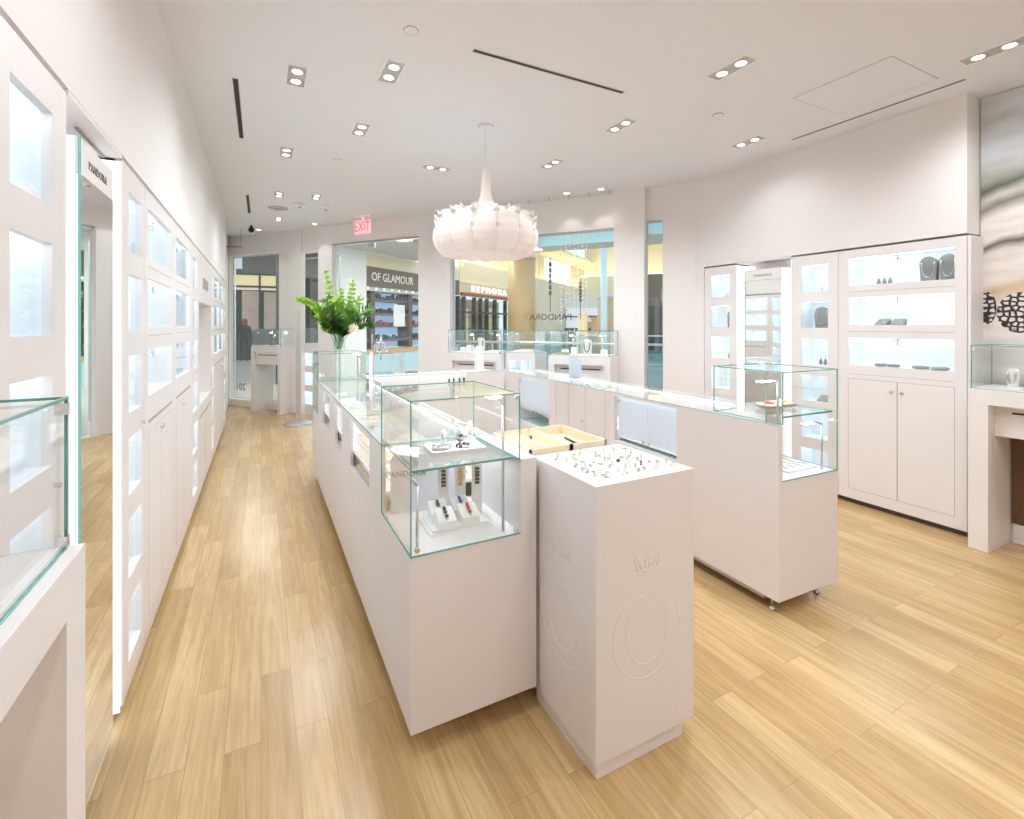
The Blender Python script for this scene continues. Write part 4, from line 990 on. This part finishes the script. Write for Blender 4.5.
for k in range(NL):
    a = 2*pi*k/NL
    for tt, ln in ((.40,.024),(.50,.036),(.58,.034)):
        p = Vector(shade_pt(a,tt)); dv = Vector((cos(a)*(.9 if tt < .45 else .55),sin(a)*(.9 if tt < .45 else .55),.15 if tt < .45 else .8))
        q = MB(); q.tube([tuple(p-dv*.02),tuple(p+dv*ln*.35),tuple(p+dv*ln)],[.028,.009,.001],8); q.build('spur','cocoon',sh)

q = MB(); q.lathe([(.02,-.03),(.035,-.005),(.012,.012)],(0,0,zs(2.145)),16); q.build('finial','chrome',lamp)

# ------------------------------------------------------------------ ceiling
def downlight(x, y, rot=0, w=.125, l=.30, e=1.0, label=''):
    r = thing('downlight', label, 'downlight', (x,y,ZC), rot, 'recessed twin downlights')
    q = MB(); t_ = .008
    q.box(-w/2,w/2,-l/2,-l/2+t_,-.003,0); q.box(-w/2,w/2,l/2-t_,l/2,-.003,0); q.box(-w/2,-w/2+t_,-l/2+t_,l/2-t_,-.003,0); q.box(w/2-t_,w/2,-l/2+t_,l/2-t_,-.003,0); q.build('trim','white_acrylic',r)
    q = MB(); q.box(-w/2+t_,w/2-t_,-l/2+t_,l/2-t_,-.0012,0); q.build('housing','lamp_housing',r)
    for s_ in (-1,1):
        q = MB(); q.lathe([(.040,-.0045),(.046,-.0015)],(0,s_*.07,0),24); q.build('bezel','chrome',r)
        q = MB(); q.lathe([(.027,-.0055),(.031,-.0045)],(0,s_*.07,0),20); q.build('lamp','lamp_warm',r)
    ld = bpy.data.lights.new('downlight_beam','SPOT'); ld.energy = 62*e*LK; ld.spot_size = radians(158); ld.spot_blend = .75; ld.shadow_soft_size = .07; ld.color = (0.905,.945,1.0)
    lo = bpy.data.objects.new('downlight_beam', ld); COL.objects.link(lo); lo.parent = r; lo.location = (0,0,-.03)
    return r
LK = 1.0
pbr('lamp_housing',(0.52,0.50,0.48),.5)
DL = [(.207,3.46,0,'first large twin downlight over the left aisle'),(.745,3.12,0,'twin downlight above the central counter, nearest row'),(.737,4.16,0,'second twin downlight above the central counter'),(.212,5.03,0,'second twin downlight over the left aisle'),(.20,6.70,0,'third twin downlight over the left aisle'),(.625,6.60,0,'twin downlight above the far end of the central counter'),(1.62,4.82,pi/2,'crosswise twin downlight left of the pendant lamp'),(2.61,4.15,0,'twin downlight right of the pendant, farther of the pair'),(2.61,3.10,0,'twin downlight right of the pendant, middle of its row'),(2.65,2.08,0,'twin downlight over the right counter, nearest of its row'),(3.85,2.85,0,'twin downlight before the right wall mirror'),(3.87,1.23,0,'twin downlight at the right edge before the mural'),(.24,8.25,0,'farthest twin downlight by the left window')]
for x,y,r_,lab_ in DL: downlight(x,y,r_,label=lab_,e=.28 if x == 3.85 else .7 if x == 3.87 else .26 if x < .25 else 1)
for x,y in ((.2,1.3),(.2,-1.2),(1.45,.2),(2.65,.2),(3.85,-.6),(1.45,-1.6),(2.65,-1.6)): downlight(x,y,0,e=.8,label='twin downlight in the ceiling behind the viewpoint')
# wall washers before the storefront header and along the left wall
for i,(u,v) in enumerate(((.12,-.20),(.55,-.20),(6.05,-.28),(4.80,-.22),(1.7,-.22))):
    p = sfl(u,v,ZC); r = thing('spot_light',['round spot lamp before the right half of the shop window','round spot lamp second along the shop window','round spot lamp before the far left window','round spot lamp beside the entrance','round spot lamp before the shop window behind the pendant'][i],'downlight',p)
    q = MB(); q.lathe([(.045,-.006),(.05,0)],(0,0,0),20); q.build('bezel','white_acrylic',r); q = MB(); q.lathe([(.030,-.008),(.036,-.006)],(0,0,0),16); q.build('lamp','lamp_warm',r)
    ld = bpy.data.lights.new('wash_beam','SPOT'); ld.energy = 4; ld.spot_size = radians(80); ld.spot_blend = .25; ld.shadow_soft_size = .02; ld.color = (1,.93,.84)
    lo = bpy.data.objects.new('wash_beam',ld); COL.objects.link(lo); lo.parent = r; lo.location = (0,0,-.03); lo.rotation_euler = (0,0,0)
def slot(x0,x1,y0,y1,label):
    r = thing('ceiling_vent',label,'air vent',((x0+x1)/2,(y0+y1)/2,ZC))
    w, l = (x1-x0)/2, (y1-y0)/2
    q = MB(); q.box(-w,w,-l,l,-.0015,0); q.build('opening','black_slot',r)
    q = MB(); m_ = .004
    q.box(-w-m_,-w,-l-m_,l+m_,-.003,0); q.box(w,w+m_,-l-m_,l+m_,-.003,0); q.box(-w,w,-l-m_,-l,-.003,0); q.box(-w,w,l,l+m_,-.003,0); q.build('rim','groove',r)
slot(-.165,-.137,3.68,4.82,'black linear air slot over the left aisle, nearer one')
slot(-.165,-.137,6.90,8.0,'black linear air slot over the left aisle, farther one')
slot(1.12,2.25,2.635,2.657,'long black air slot above the middle of the shop')
slot(4.139,4.151,1.46,2.63,'long thin air slot along the ceiling by the right wall')
r = thing('ceiling_hatch','square access hatch flush in the ceiling on the right','ceiling hatch',(3.68,1.84,ZC))
q = MB(); q.box(-.2865,.2865,-.3015,.3015,-.004,0); q.build('panel','ceiling_paint',r)
q = MB(); q.box(-.292,-.287,-.307,.307,-.005,0); q.box(.287,.292,-.307,.307,-.005,0); q.box(-.287,.287,-.307,-.302,-.005,0); q.box(-.287,.287,.302,.307,-.005,0); q.build('rim','hatch_rim',r)
for i,(x,y) in enumerate(((.735,2.625),(.675,5.027),(3.148,2.589))):
    r = thing('ceiling_sprinkler','flat white sprinkler disc, %s'%['nearest in the ceiling','above the central counter','above the right counter'][i],'sprinkler',(x,y,ZC))
    q = MB(); q.lathe([(.034,-.006),(.038,-.004),(.038,0)],(0,0,0),24); q.build('disc','ceiling_paint',r); q = MB(); q.torus((0,0,-.003),.040,.0018,24,5); q.build('rim','plinth',r)
for i,(x,y,w) in enumerate(((.21,7.474,.13),(.466,7.09,.08),(.797,7.105,.08))):
    r = thing(['ceiling_speaker','smoke_detector','smoke_detector'][i],['flat round grey speaker in the far ceiling','small white smoke detector, left of two in the far ceiling','small white smoke detector, right of two in the far ceiling'][i],['speaker','smoke detector','smoke detector'][i],(x,y,ZC))
    q = MB(); q.lathe([(w*.9,-.012),(w,-.004),(w,0)] if i == 0 else [(w*.5,-.045),(w*.8,-.03),(w,-.01),(w,0)],(0,0,0),28); q.build('body','plinth' if i == 0 else 'white_acrylic',r)
    q = MB(); q.lathe([(w*.35,-.016),(w*.4,-.012)] if i == 0 else [(w*.2,-.052),(w*.3,-.045)],(0,0,0),16); q.build('grille','groove',r)
r = thing('security_camera','small black dome camera hanging near the far left window','camera',(-.14,9.0,ZC))
q = MB(); q.cyl((0,0,-.05),.02,.05,12); q.build('mount','black_rubber',r); q = MB(); q.sphere((0,0,-.07),.045,16,10); q.build('dome','black_rubber',r)
# exit sign
p = sfl(3.68,-.35,ZC); r = thing('exit_sign','glowing red exit sign hanging before the entrance','exit sign',p,SA+pi)
q = MB(); q.box(-.16,.16,-.02,.02,-.03,0); q.build('canopy','white_acrylic',r)
q = MB(); q.box(-.15,.15,-.012,.012,-.275,-.075); q.box(-.02,.02,-.008,.008,-.075,-.03); q.build('panel','exit_face',r)
l_ = text('exit_lettering','EXIT',.21,'exit_red',r,(0,-.0135,-.175),0,space=1.05); l_.scale = (.66,1,1)
# rails on small brackets along the storefront ceiling
for i,(u0,u1,n_) in enumerate(((.03,2.15,9),(6.0,7.1,4))):
    r = thing('cable_rail',['thin cable rail with little brackets above the large shop window','thin cable rail with little brackets above the far left window'][i],'rail',sfl(0,-.10,ZC),SA)
    q = MB(); q.tube([(u0,0,-.035),(u1,0,-.035)],.0035,6); q.build('cable','brushed_steel',r)
    for k in range(n_):
        u = u0+(u1-u0)*k/(n_-1); q = MB(); q.cyl((u,0,-.055),.006,.055,8); q.cyl((u,0,-.008),.014,.008,10); q.build('bracket','brushed_steel',r)
r = thing('hanging_rod','thin dark rod hung below the ceiling at the far left window','rod',sfl(6.5,-.5,ZC),SA)
q = MB(); q.tube([(-.35,0,-.32),(.35,0,-.27)],.006,6); q.build('rod','charcoal_text',r); q = MB(); q.cyl((-.3,0,-.315),.002,.315,6); q.cyl((.3,0,-.27),.002,.27,6); q.build('wire','charcoal_text',r)
# strings of crystals in the window
rg = random.Random(3)
for k in range(7):
    u = .34+.055*k; p = sfl(u,-.06+.03*(k%2),2.66); ln = rg.uniform(1.0,1.5)
    r = thing('crystal_strand','sparkling strand of clear crystals hanging in the large shop window','garland',p,0,'crystal strands in the shop window')
    q = MB(); z = -.04
    while z > -ln:
        s_ = rg.uniform(.006,.013); q.lathe([(.0003,-s_*1.3),(s_,0),(.0003,s_*1.3)],(rg.uniform(-.008,.008),rg.uniform(-.008,.008),z),5,False,smooth=False); z -= rg.uniform(.02,.06)
    q.build('crystals','white_text',r)['kind'] = 'stuff'; q = MB(); q.cyl((0,0,-ln),.0006,ln,4); q.build('thread','white_card',r)
# ------------------------------------------------------------------ the mall beyond the glass
def mal(u, v, z=0): return sfl(u, v, z)
pbr('mall_tile',(0.58,0.56,0.53),.22,var=.06,vscale=.8); pbr('mall_ceiling',(0.50,0.50,0.50),.8); pbr('beige_plaster',(0.74,0.65,0.47),.8,var=.05,vscale=1)
pbr('brown_fascia',(0.13,0.10,0.085),.5); pbr('dark_frame',(0.03,0.03,0.03),.4); pbr('mall_white',(0.75,0.76,0.77),.6); pbr('oak_cladding',(0.56,0.36,0.17),.45,var=.10,vscale=2.5)
pbr('lit_letters',(.95,.95,.95),.5,emit=(1,1,1),es=1.2); pbr('rust_band',(0.30,0.09,0.05),.5); pbr('shop_inside',(0.30,0.24,0.16),.7,var=.4,vscale=3); pbr('blue_shelf',(0.45,0.62,0.80),.5,emit=(.45,.68,1.0),es=.45); pbr('blue_panel',(0.42,0.60,0.68),.4,emit=(.4,.7,.85),es=.12)
pbr('goods_dark',(0.06,0.05,0.06),.5); pbr('goods_red',(0.42,0.12,0.12),.5); pbr('poster_skin',(0.62,0.42,0.34),.6,var=.3,vscale=2.5); pbr('teal_panel',(0.05,0.16,0.22),.4)
pbr('dark_shop',(0.055,0.052,0.05),.3,var=.4,vscale=2); pbr('cove_glow',(0.9,0.8,0.5),.6,emit=(1.0,.80,.42),es=4.0); pbr('sky_glow',(0.6,0.8,0.95),.4,emit=(.60,.84,1.0),es=1.1)
pbr('lit_band',(0.7,0.55,0.30),.6,emit=(1.0,.74,.38),es=.35); pbr('gravel_glow',(0.7,0.7,0.72),.5,emit=(.8,.85,1.0),es=.5); pbr('hair_red',(0.25,0.04,0.03),.6); pbr('cloth_black',(0.02,0.02,0.025),.8); pbr('skin',(0.55,0.35,0.27),.5)
q = MB(); q.prism([mal(-9,.02)[:2],mal(-9,34)[:2],mal(26,34)[:2],mal(26,-6)[:2],mal(9.6,-6)[:2],mal(8.2,.02)[:2]],-.05,0.0); struct('floor_mall',q,'mall_tile')
q = MB(); q.prism([mal(-6,.22)[:2],mal(-6,8)[:2],mal(9,8)[:2],mal(9,3.6)[:2],mal(20,3.6)[:2],mal(20,-6)[:2],mal(9.6,-6)[:2],mal(8.2,.22)[:2]],3.75,3.95); struct('ceiling_mall',q,'mall_ceiling')
R_ = SA
def face(u, v): return mal(u,v)
# facade line at u=9 running away along v; local x = v, looking toward -u
FA = math.atan2(SN[1], SN[0])             # local x along outward normal; local y = toward -SE? handled below
def fac(name, label, v0, cat='shopfront'):
    return thing(name, label, cat, mal(9, v0), FA)   # local +y = rot90(SN) = SE direction (u increasing: behind the facade)
# beauty shop with brown fascia
s1 = fac('shopfront','beauty shop across the mall with brown lettered fascia and blue lit shelves',5.62)
q = MB(); q.box(-.0,5.4,0,.3,2.72,3.32); q.build('fascia','brown_fascia',s1)
q = MB(); q.box(0,5.4,.02,.4,3.32,3.75); q.build('upper_wall','beige_plaster',s1)
text('shop_lettering','OF GLAMOUR',.37,'white_text',s1,(1.26,-.012,3.01),0,depth=.004).scale = (.90,1,1)
q = MB(); q.box(0,5.4,.9,.95,.72,2.60); q.build('back_wall','blue_shelf',s1)
q = MB(); q.box(0,5.4,.25,.95,2.60,2.72); q.build('light_rail','mall_white',s1)
for z in (.95,1.42,1.83,2.28):
    q = MB(); q.box(0,5.4,.45,.9,z,z+.08); sh_ = q.build('shelf','brown_fascia',s1)
    q = MB(); rg = random.Random(int(z*100)); x = .1
    while x < 5.2:
        w = rg.uniform(.03,.09); q.box(x,x+w,.48,.6,z+.08,z+.08+rg.uniform(.07,.2)); x += w+rg.uniform(.01,.12)
    q.build('bottles','goods_red' if z > 1.4 and z < 1.5 else 'goods_dark',sh_)
for x in (.62,2.6,4.4):
    q = MB(); q.box(x,x+.22,.40,.9,.72,2.6); q.build('divider','brown_fascia',s1)
q = MB(); q.box(1.75,2.35,.38,.42,1.45,2.2); q.build('poster','mall_white',s1)
q = MB(); q.box(0,5.4,.0,.5,.60,.72); q.build('sill','oak_cladding',s1)
q = MB(); q.box(0,5.4,.05,.45,0,.60); q.build('base_panel','blue_panel',s1)
q = MB()
for k in range(14): q.sphere((.2+.38*k,.12,2.66),.022,8,6)
q.build('spot_lamp','lamp_warm',s1)
# white end column
o = MB().box(0,1.36,0,.9,0,3.75).build('column','mall_white',None,mal(9,4.25),FA); tag(o,'broad white column beside the beauty shop across the mall','column')
o = MB().box(0,1.55,0,.3,2.75,3.75).box(0,1.55,.25,.3,0,2.75).box(0,.08,-.02,.3,0,2.75).box(.8,.88,-.02,.3,0,2.75).build('dark_wall_bay','dark_shop',None,mal(9,2.65),FA); tag(o,'dark glazed wall bay across the mall left of the white column','wall bay')
# perfumery
s2 = fac('shopfront','beige shop farther along the mall with white letters over a dark glazed front',11.05)
q = MB(); q.box(0,5.9,0,.3,2.82,3.9); q.box(0,5.9,-.05,0,3.25,3.29); q.build('fascia','beige_plaster',s2)
q = MB(); q.box(0,5.9,-.15,.0,2.70,2.84); q.build('canopy_band','rust_band',s2)
l_ = text('shop_lettering','SEPHORA',.36,'lit_letters',s2,(2.60,-.03,3.045),0,depth=.02,space=1.5); l_.scale = (1.62,1,1)
q = MB(); q.box(0,5.9,1.2,1.3,0,2.7); q.build('interior','shop_inside',s2)
q = MB(); q.box(0,5.9,.15,.155,0,2.7); q.build('glazing','window_glass',s2)
q = MB()
for x in (.0,.45,1.35,1.9,2.5,3.3,4.4,5.6): q.box(x,x+.12,.05,.2,0,2.7)
q.box(0,5.9,.05,.2,2.0,2.08); q.build('mullion','dark_frame',s2)
q = MB(); q.box(2.8,3.4,.3,.34,1.1,2.3); q.box(.7,1.2,.3,.34,.8,2.2); q.build('display','lit_band',s2)
# long beige wall with cove, beyond
w_ = MB(); w_.box(3.4,26,0,.3,3.9,4.15); w_.box(3.4,26,1.2,1.4,3.9,6.2); w_.box(9,26,0,.3,0,3.9)
o = struct('wall_mall',w_,'beige_plaster',mal(9,8),FA)
w_ = MB(); w_.box(3.4,26,.35,1.15,3.98,4.02); w_.build('cove_light','cove_glow',o)
w_ = MB(); w_.box(3.4,26,-.6,1.4,6.0,6.1); struct('ceiling_cove',w_,'beige_plaster',mal(9,8),FA)
w_ = MB(); w_.box(15.5,20.5,1.12,1.18,4.2,5.9); sk = w_.build('skylight','sky_glow',o)
w_ = MB()
for k in range(8): w_.box(15.5+.7*k,15.56+.7*k,1.08,1.12,4.2,5.9)
for k in range(3): w_.box(15.5,20.5,1.08,1.12,4.5+.5*k,4.54+.5*k)
w_.build('glazing_bar','mall_white',sk)
# far end wall with cove and a skylight
w_ = MB(); w_.box(-7,9,0,.4,3.2,4.9); w_.box(-7,9,1.5,1.7,4.9,7.6); w_.box(-7,9,-.2,1.7,7.6,7.7); o = struct('wall_atrium',w_,'beige_plaster',mal(0,27),SA)
o.rotation_euler[2] = SA
for ob_ in (o,): ob_.scale = (1,-1,1)
w_ = MB(); w_.box(-7,9,.5,1.4,4.95,5.0); w_.build('cove_light','cove_glow',o)
# white shop under it
s3 = thing('shopfront','pale lit shop at the far end of the mall concourse','shopfront',mal(9,24),SA+pi)
q = MB(); q.box(0,12,0,.3,2.6,3.4); q.build('fascia','mall_white',s3)
q = MB(); q.box(0,12,.4,.5,0,2.6); q.build('interior','gravel_glow',s3)
for i,x in enumerate((.2,1.4,2.6,3.9,5.0,6.2,7.4)):
    q = MB(); q.box(x,x+.45,.1,.35,0,1.2+.5*(i%3)); q.build('display','oak_cladding' if i%2 else 'shop_inside',s3)
q = MB(); q.box(0,12,.05,.38,1.15,1.3); q.box(0,12,.05,.38,2.0,2.1); q.build('shelf','goods_dark',s3)
# cladded round columns and a white post
def rcol(u,v,r,h,mat,label,cap=None):
    t = thing('column',label,'column',mal(u,v)); q = MB(); q.cyl((0,0,0),r,h,36); q.build('shaft',mat,t)
    q = MB(); q.cyl((0,0,h),r*1.03,.12,36); q.build('capital',cap or 'mall_ceiling',t)
rcol(6.65,12,.56,4.15,'oak_cladding','round oak clad column in the mall seen below the pendant lamp')
rcol(3.2,12,.30,2.45,'oak_cladding','low oak clad column in the mall beside the right pillar')
rcol(3.2,11.2,.12,4.6,'sky_post','pale blue slim post in the mall behind the crystal strands') if False else None
pbr('sky_post',(0.62,0.78,0.85),.4)
rcol(3.05,11.2,.12,4.6,'sky_post','pale blue slim post in the mall behind the crystal strands')
# glass balustrade
b_ = thing('balustrade','glass balustrade with steel rails along the mall gallery','railing',mal(-3,5.2),SA)
q = MB(); q.box(0,9.0,-.006,.006,.10,1.0); q.build('glass_panel','balustrade_glass',b_) if False else None
glass('balustrade_glass',(0.72,0.88,0.93),1.5)
q = MB(); q.box(0,9.0,-.006,.006,.06,1.0); q.build('glass_panel','balustrade_glass',b_)
q = MB(); q.tube([(0,0,1.06),(9,0,1.06)],.028,8); q.tube([(0,0,.62),(9,0,.62)],.012,6); q.build('handrail','brushed_steel',b_)
for k in range(8):
    q = MB(); q.box(.2+1.2*k,.24+1.2*k,-.02,.02,0,1.05); q.build('post','brushed_steel',b_)
o = MB().box(0,9,-.05,.05,0,.06).build('curb','mall_white',b_)
# second balustrade across the void
b_ = thing('balustrade','farther glass balustrade across the mall opening','railing',mal(-3,14),SA)
q = MB(); q.box(0,9.5,-.006,.006,.06,1.0); q.build('glass_panel','balustrade_glass',b_)
q = MB(); q.tube([(0,0,1.06),(9.5,0,1.06)],.03,8); q.build('handrail','brushed_steel',b_)
for k in range(8):
    q = MB(); q.box(.2+1.25*k,.24+1.25*k,-.02,.02,0,1.05); q.build('post','brushed_steel',b_)
# hanging banners
for i,(u,v,z0,z1) in enumerate(((4.65,10,2.55,3.75),(3.55,10,2.3,3.0))):
    t = thing('hanging_sign','slim dark vertical sign hanging in the mall, %s of two'%['left','right'][i],'sign',mal(u,v,z0),SA)
    q = MB(); hh = z1-z0; n_ = 6
    for k in range(n_): q.box(-.045,.045,-.02,.02,hh*k/n_,hh*(k+.72)/n_)
    q.build('letters','goods_dark',t); q = MB(); q.box(-.012,.012,-.01,.01,-.6,hh+.1); q.build('bar','goods_dark',t)
# kiosk plants: gold framed window display behind glass
for i,(u,v,w,h,m_) in enumerate(((5.3,16,.5,2.0,'lit_band'),(4.6,16,.6,1.8,'oak_cladding'),(3.9,16,.7,2.1,'shop_inside'))):
    o = MB().box(-w/2,w/2,-.2,.2,0,h*.08).box(-w/2+.05,w/2-.05,-.15,.15,h*.08,h).box(-w/2,w/2,-.2,.2,h,h+.06).build('display_kiosk',m_,None,mal(u,v),SA)
    tag(o,['golden lit display kiosk far in the mall','oak display kiosk far in the mall','brown display kiosk far in the mall'][i],'kiosk')
# right strip window: dark shop to the right
s4 = thing('shopfront','dark glazed shop glimpsed through the narrow right window','shopfront',mal(3.2,20.5),SA+pi)
q = MB(); q.box(0,9,0,.3,2.5,4.2); q.build('fascia','brown_fascia',s4); q = MB(); q.box(0,9,.1,.2,0,2.5); q.build('glazing','dark_shop',s4)
q = MB(); q.box(.8,3.5,-.05,.0,2.7,3.4); q.build('band','oak_cladding',s4)
# left: dark shop front facing the far left window
s5 = thing('shopfront','dark framed clothing shop across the mall seen through the far left window','shopfront',(-3.0,23.9,0),radians(-5))
q = MB(); q.box(0,6.5,0,.2,3.72,5.2); q.build('fascia','brown_fascia',s5)
q = MB(); q.box(0,6.5,.05,.2,3.05,3.70); q.build('lit_band','lit_band',s5)
q = MB(); q.box(0,6.5,.5,.6,0,3.05); q.build('interior','dark_shop',s5)
q = MB(); q.box(0,6.5,.0,.1,3.12,3.20); q.box(0,6.5,0,.1,3.66,3.74); q.box(2.92,3.0,0,.1,0,3.7); q.box(1.2,1.26,0,.1,0,3.7); q.box(0,6.5,0,.2,0,.12); q.build('mullion','dark_frame',s5)
q = MB(); q.box(2.25,2.9,.30,.33,1.3,3.0); q.box(3.1,3.7,.30,.33,1.3,2.95); q.build('poster','poster_skin',s5)
q = MB(); q.box(3.75,4.5,.15,.2,1.0,3.0); q.build('panel','teal_panel',s5)
q = MB(); q.box(2.05,2.3,-.06,-.02,3.9,4.55); q.build('hanging_banner','mall_white',s5)
q = MB()
for k in range(5): q.sphere((3.3,-.2-.9*k,4.5),.05,8,6)
# shopper, about 21 m away
pe = thing('person','person with red hair in dark clothes walking past the far shop','person',(-.60,22.6,0),0)
import bmesh
me = bpy.data.meshes.new('body'); V_ = [(0,0,.95),(0,0,1.15),(0,0,1.38),(0,0,1.50),(0,0,1.66),(.09,0,.92),(.11,.05,.50),(.10,-.02,.08),(.10,-.12,.04),(-.09,0,.92),(-.10,-.08,.50),(-.10,.10,.09),(-.10,0,.04),(.19,0,1.40),(.25,.03,1.12),(.23,-.05,.88),(-.19,0,1.40),(-.25,0,1.12),(-.22,-.10,.90)]
E_ = [(0,1),(1,2),(2,3),(3,4),(0,5),(5,6),(6,7),(7,8),(0,9),(9,10),(10,11),(11,12),(2,13),(13,14),(14,15),(2,16),(16,17),(17,18)]
me.from_pydata(V_,E_,[]); body = bpy.data.objects.new('body',me); COL.objects.link(body); body.parent = pe; me.materials.append(M['cloth_black'])
sm = body.modifiers.new('skin','SKIN'); RR = [.15,.13,.15,.06,.10,.10,.07,.05,.04,.10,.07,.05,.04,.07,.05,.04,.07,.05,.04]
for i, sv in enumerate(me.skin_vertices[0].data): sv.radius = (RR[i],RR[i]*.75); sv.use_root = (i == 0)
ss = body.modifiers.new('sub','SUBSURF'); ss.levels = 1; ss.render_levels = 1
q = MB(); q.sphere((0,.0,1.64),.125,14,10,(1,1,1.15)); q.sphere((0,.05,1.50),.11,12,8); q.build('hair','hair_red',pe)
# glowing panels with area lights, added to brighten the mall
def fill_panel(u,v,z,sx,sy,e,label,col=(1,.95,.88)):
    r = thing('mall_fill_panel',label,'fill light',mal(u,v,z),SA)
    q = MB(); q.box(-sx/2,sx/2,-sy/2,sy/2,-.03,0); q.build('glow_plate','fill_glow',r)
    ld = bpy.data.lights.new('fill_beam','AREA'); ld.shape = 'RECTANGLE'; ld.size = sx; ld.size_y = sy; ld.energy = e; ld.color = col
    lo = bpy.data.objects.new('fill_beam',ld); COL.objects.link(lo); lo.parent = r; lo.location = (0,0,-.04)
pbr('fill_glow',(.9,.9,.9),.5,emit=(1,.97,.92),es=2.0)
fill_panel(1.5,3.5,3.75,2.5,.6,110,'long added fill panel in the mall ceiling before the large window')
fill_panel(5.8,4.2,3.75,2.0,.6,110,'added fill panel in the mall ceiling before the entrance')
fill_panel(8.8,1.5,3.75,1.5,.6,90,'added fill panel in the mall ceiling on the left')
fill_panel(14,-2.5,3.75,1.5,.6,120,'added fill panel deep in the left part of the mall')
fill_panel(8.75,13,5.98,.5,5,230,'long warm added fill panel high along the beige shop wall',(1,.86,.62))  # warm fill added to lift the poorly lit shop wall
fill_panel(5.2,7.2,3.75,2.5,.6,160,'added fill panel at the inner edge of the mall ceiling',(1,.93,.82))

# ------------------------------------------------------------------ world, camera, colour
w = bpy.data.worlds.new('world'); SC.world = w; w.use_nodes = True
bg = w.node_tree.nodes['Background']; bg.inputs[0].default_value = (0.72,0.82,0.92,1); bg.inputs[1].default_value = 1.5
cam = bpy.data.cameras.new('camera'); co = bpy.data.objects.new('camera',cam); COL.objects.link(co)
cam.sensor_fit = 'HORIZONTAL'; cam.sensor_width = 36; cam.lens = 36*483/1024
cam.shift_x = 0; cam.shift_y = (325.0-409.5)/1024
co.location = (0,0,1.5); co.rotation_euler = (pi/2,0,-atan(251/483)); cam.clip_start = .02; cam.clip_end = 200
SC.camera = co
SC.view_settings.view_transform = 'Standard'; SC.view_settings.look = 'None'; SC.view_settings.gamma = 1; SC.view_settings.use_curve_mapping = False
SC.view_settings.exposure = EXPO
SC.cycles.transparent_max_bounces = 40; SC.cycles.max_bounces = 14; SC.cycles.diffuse_bounces = 10; SC.cycles.glossy_bounces = 6; SC.cycles.sample_clamp_indirect = 10
SC.cycles.use_denoising = True; SC.cycles.caustics_reflective = False; SC.cycles.caustics_refractive = False
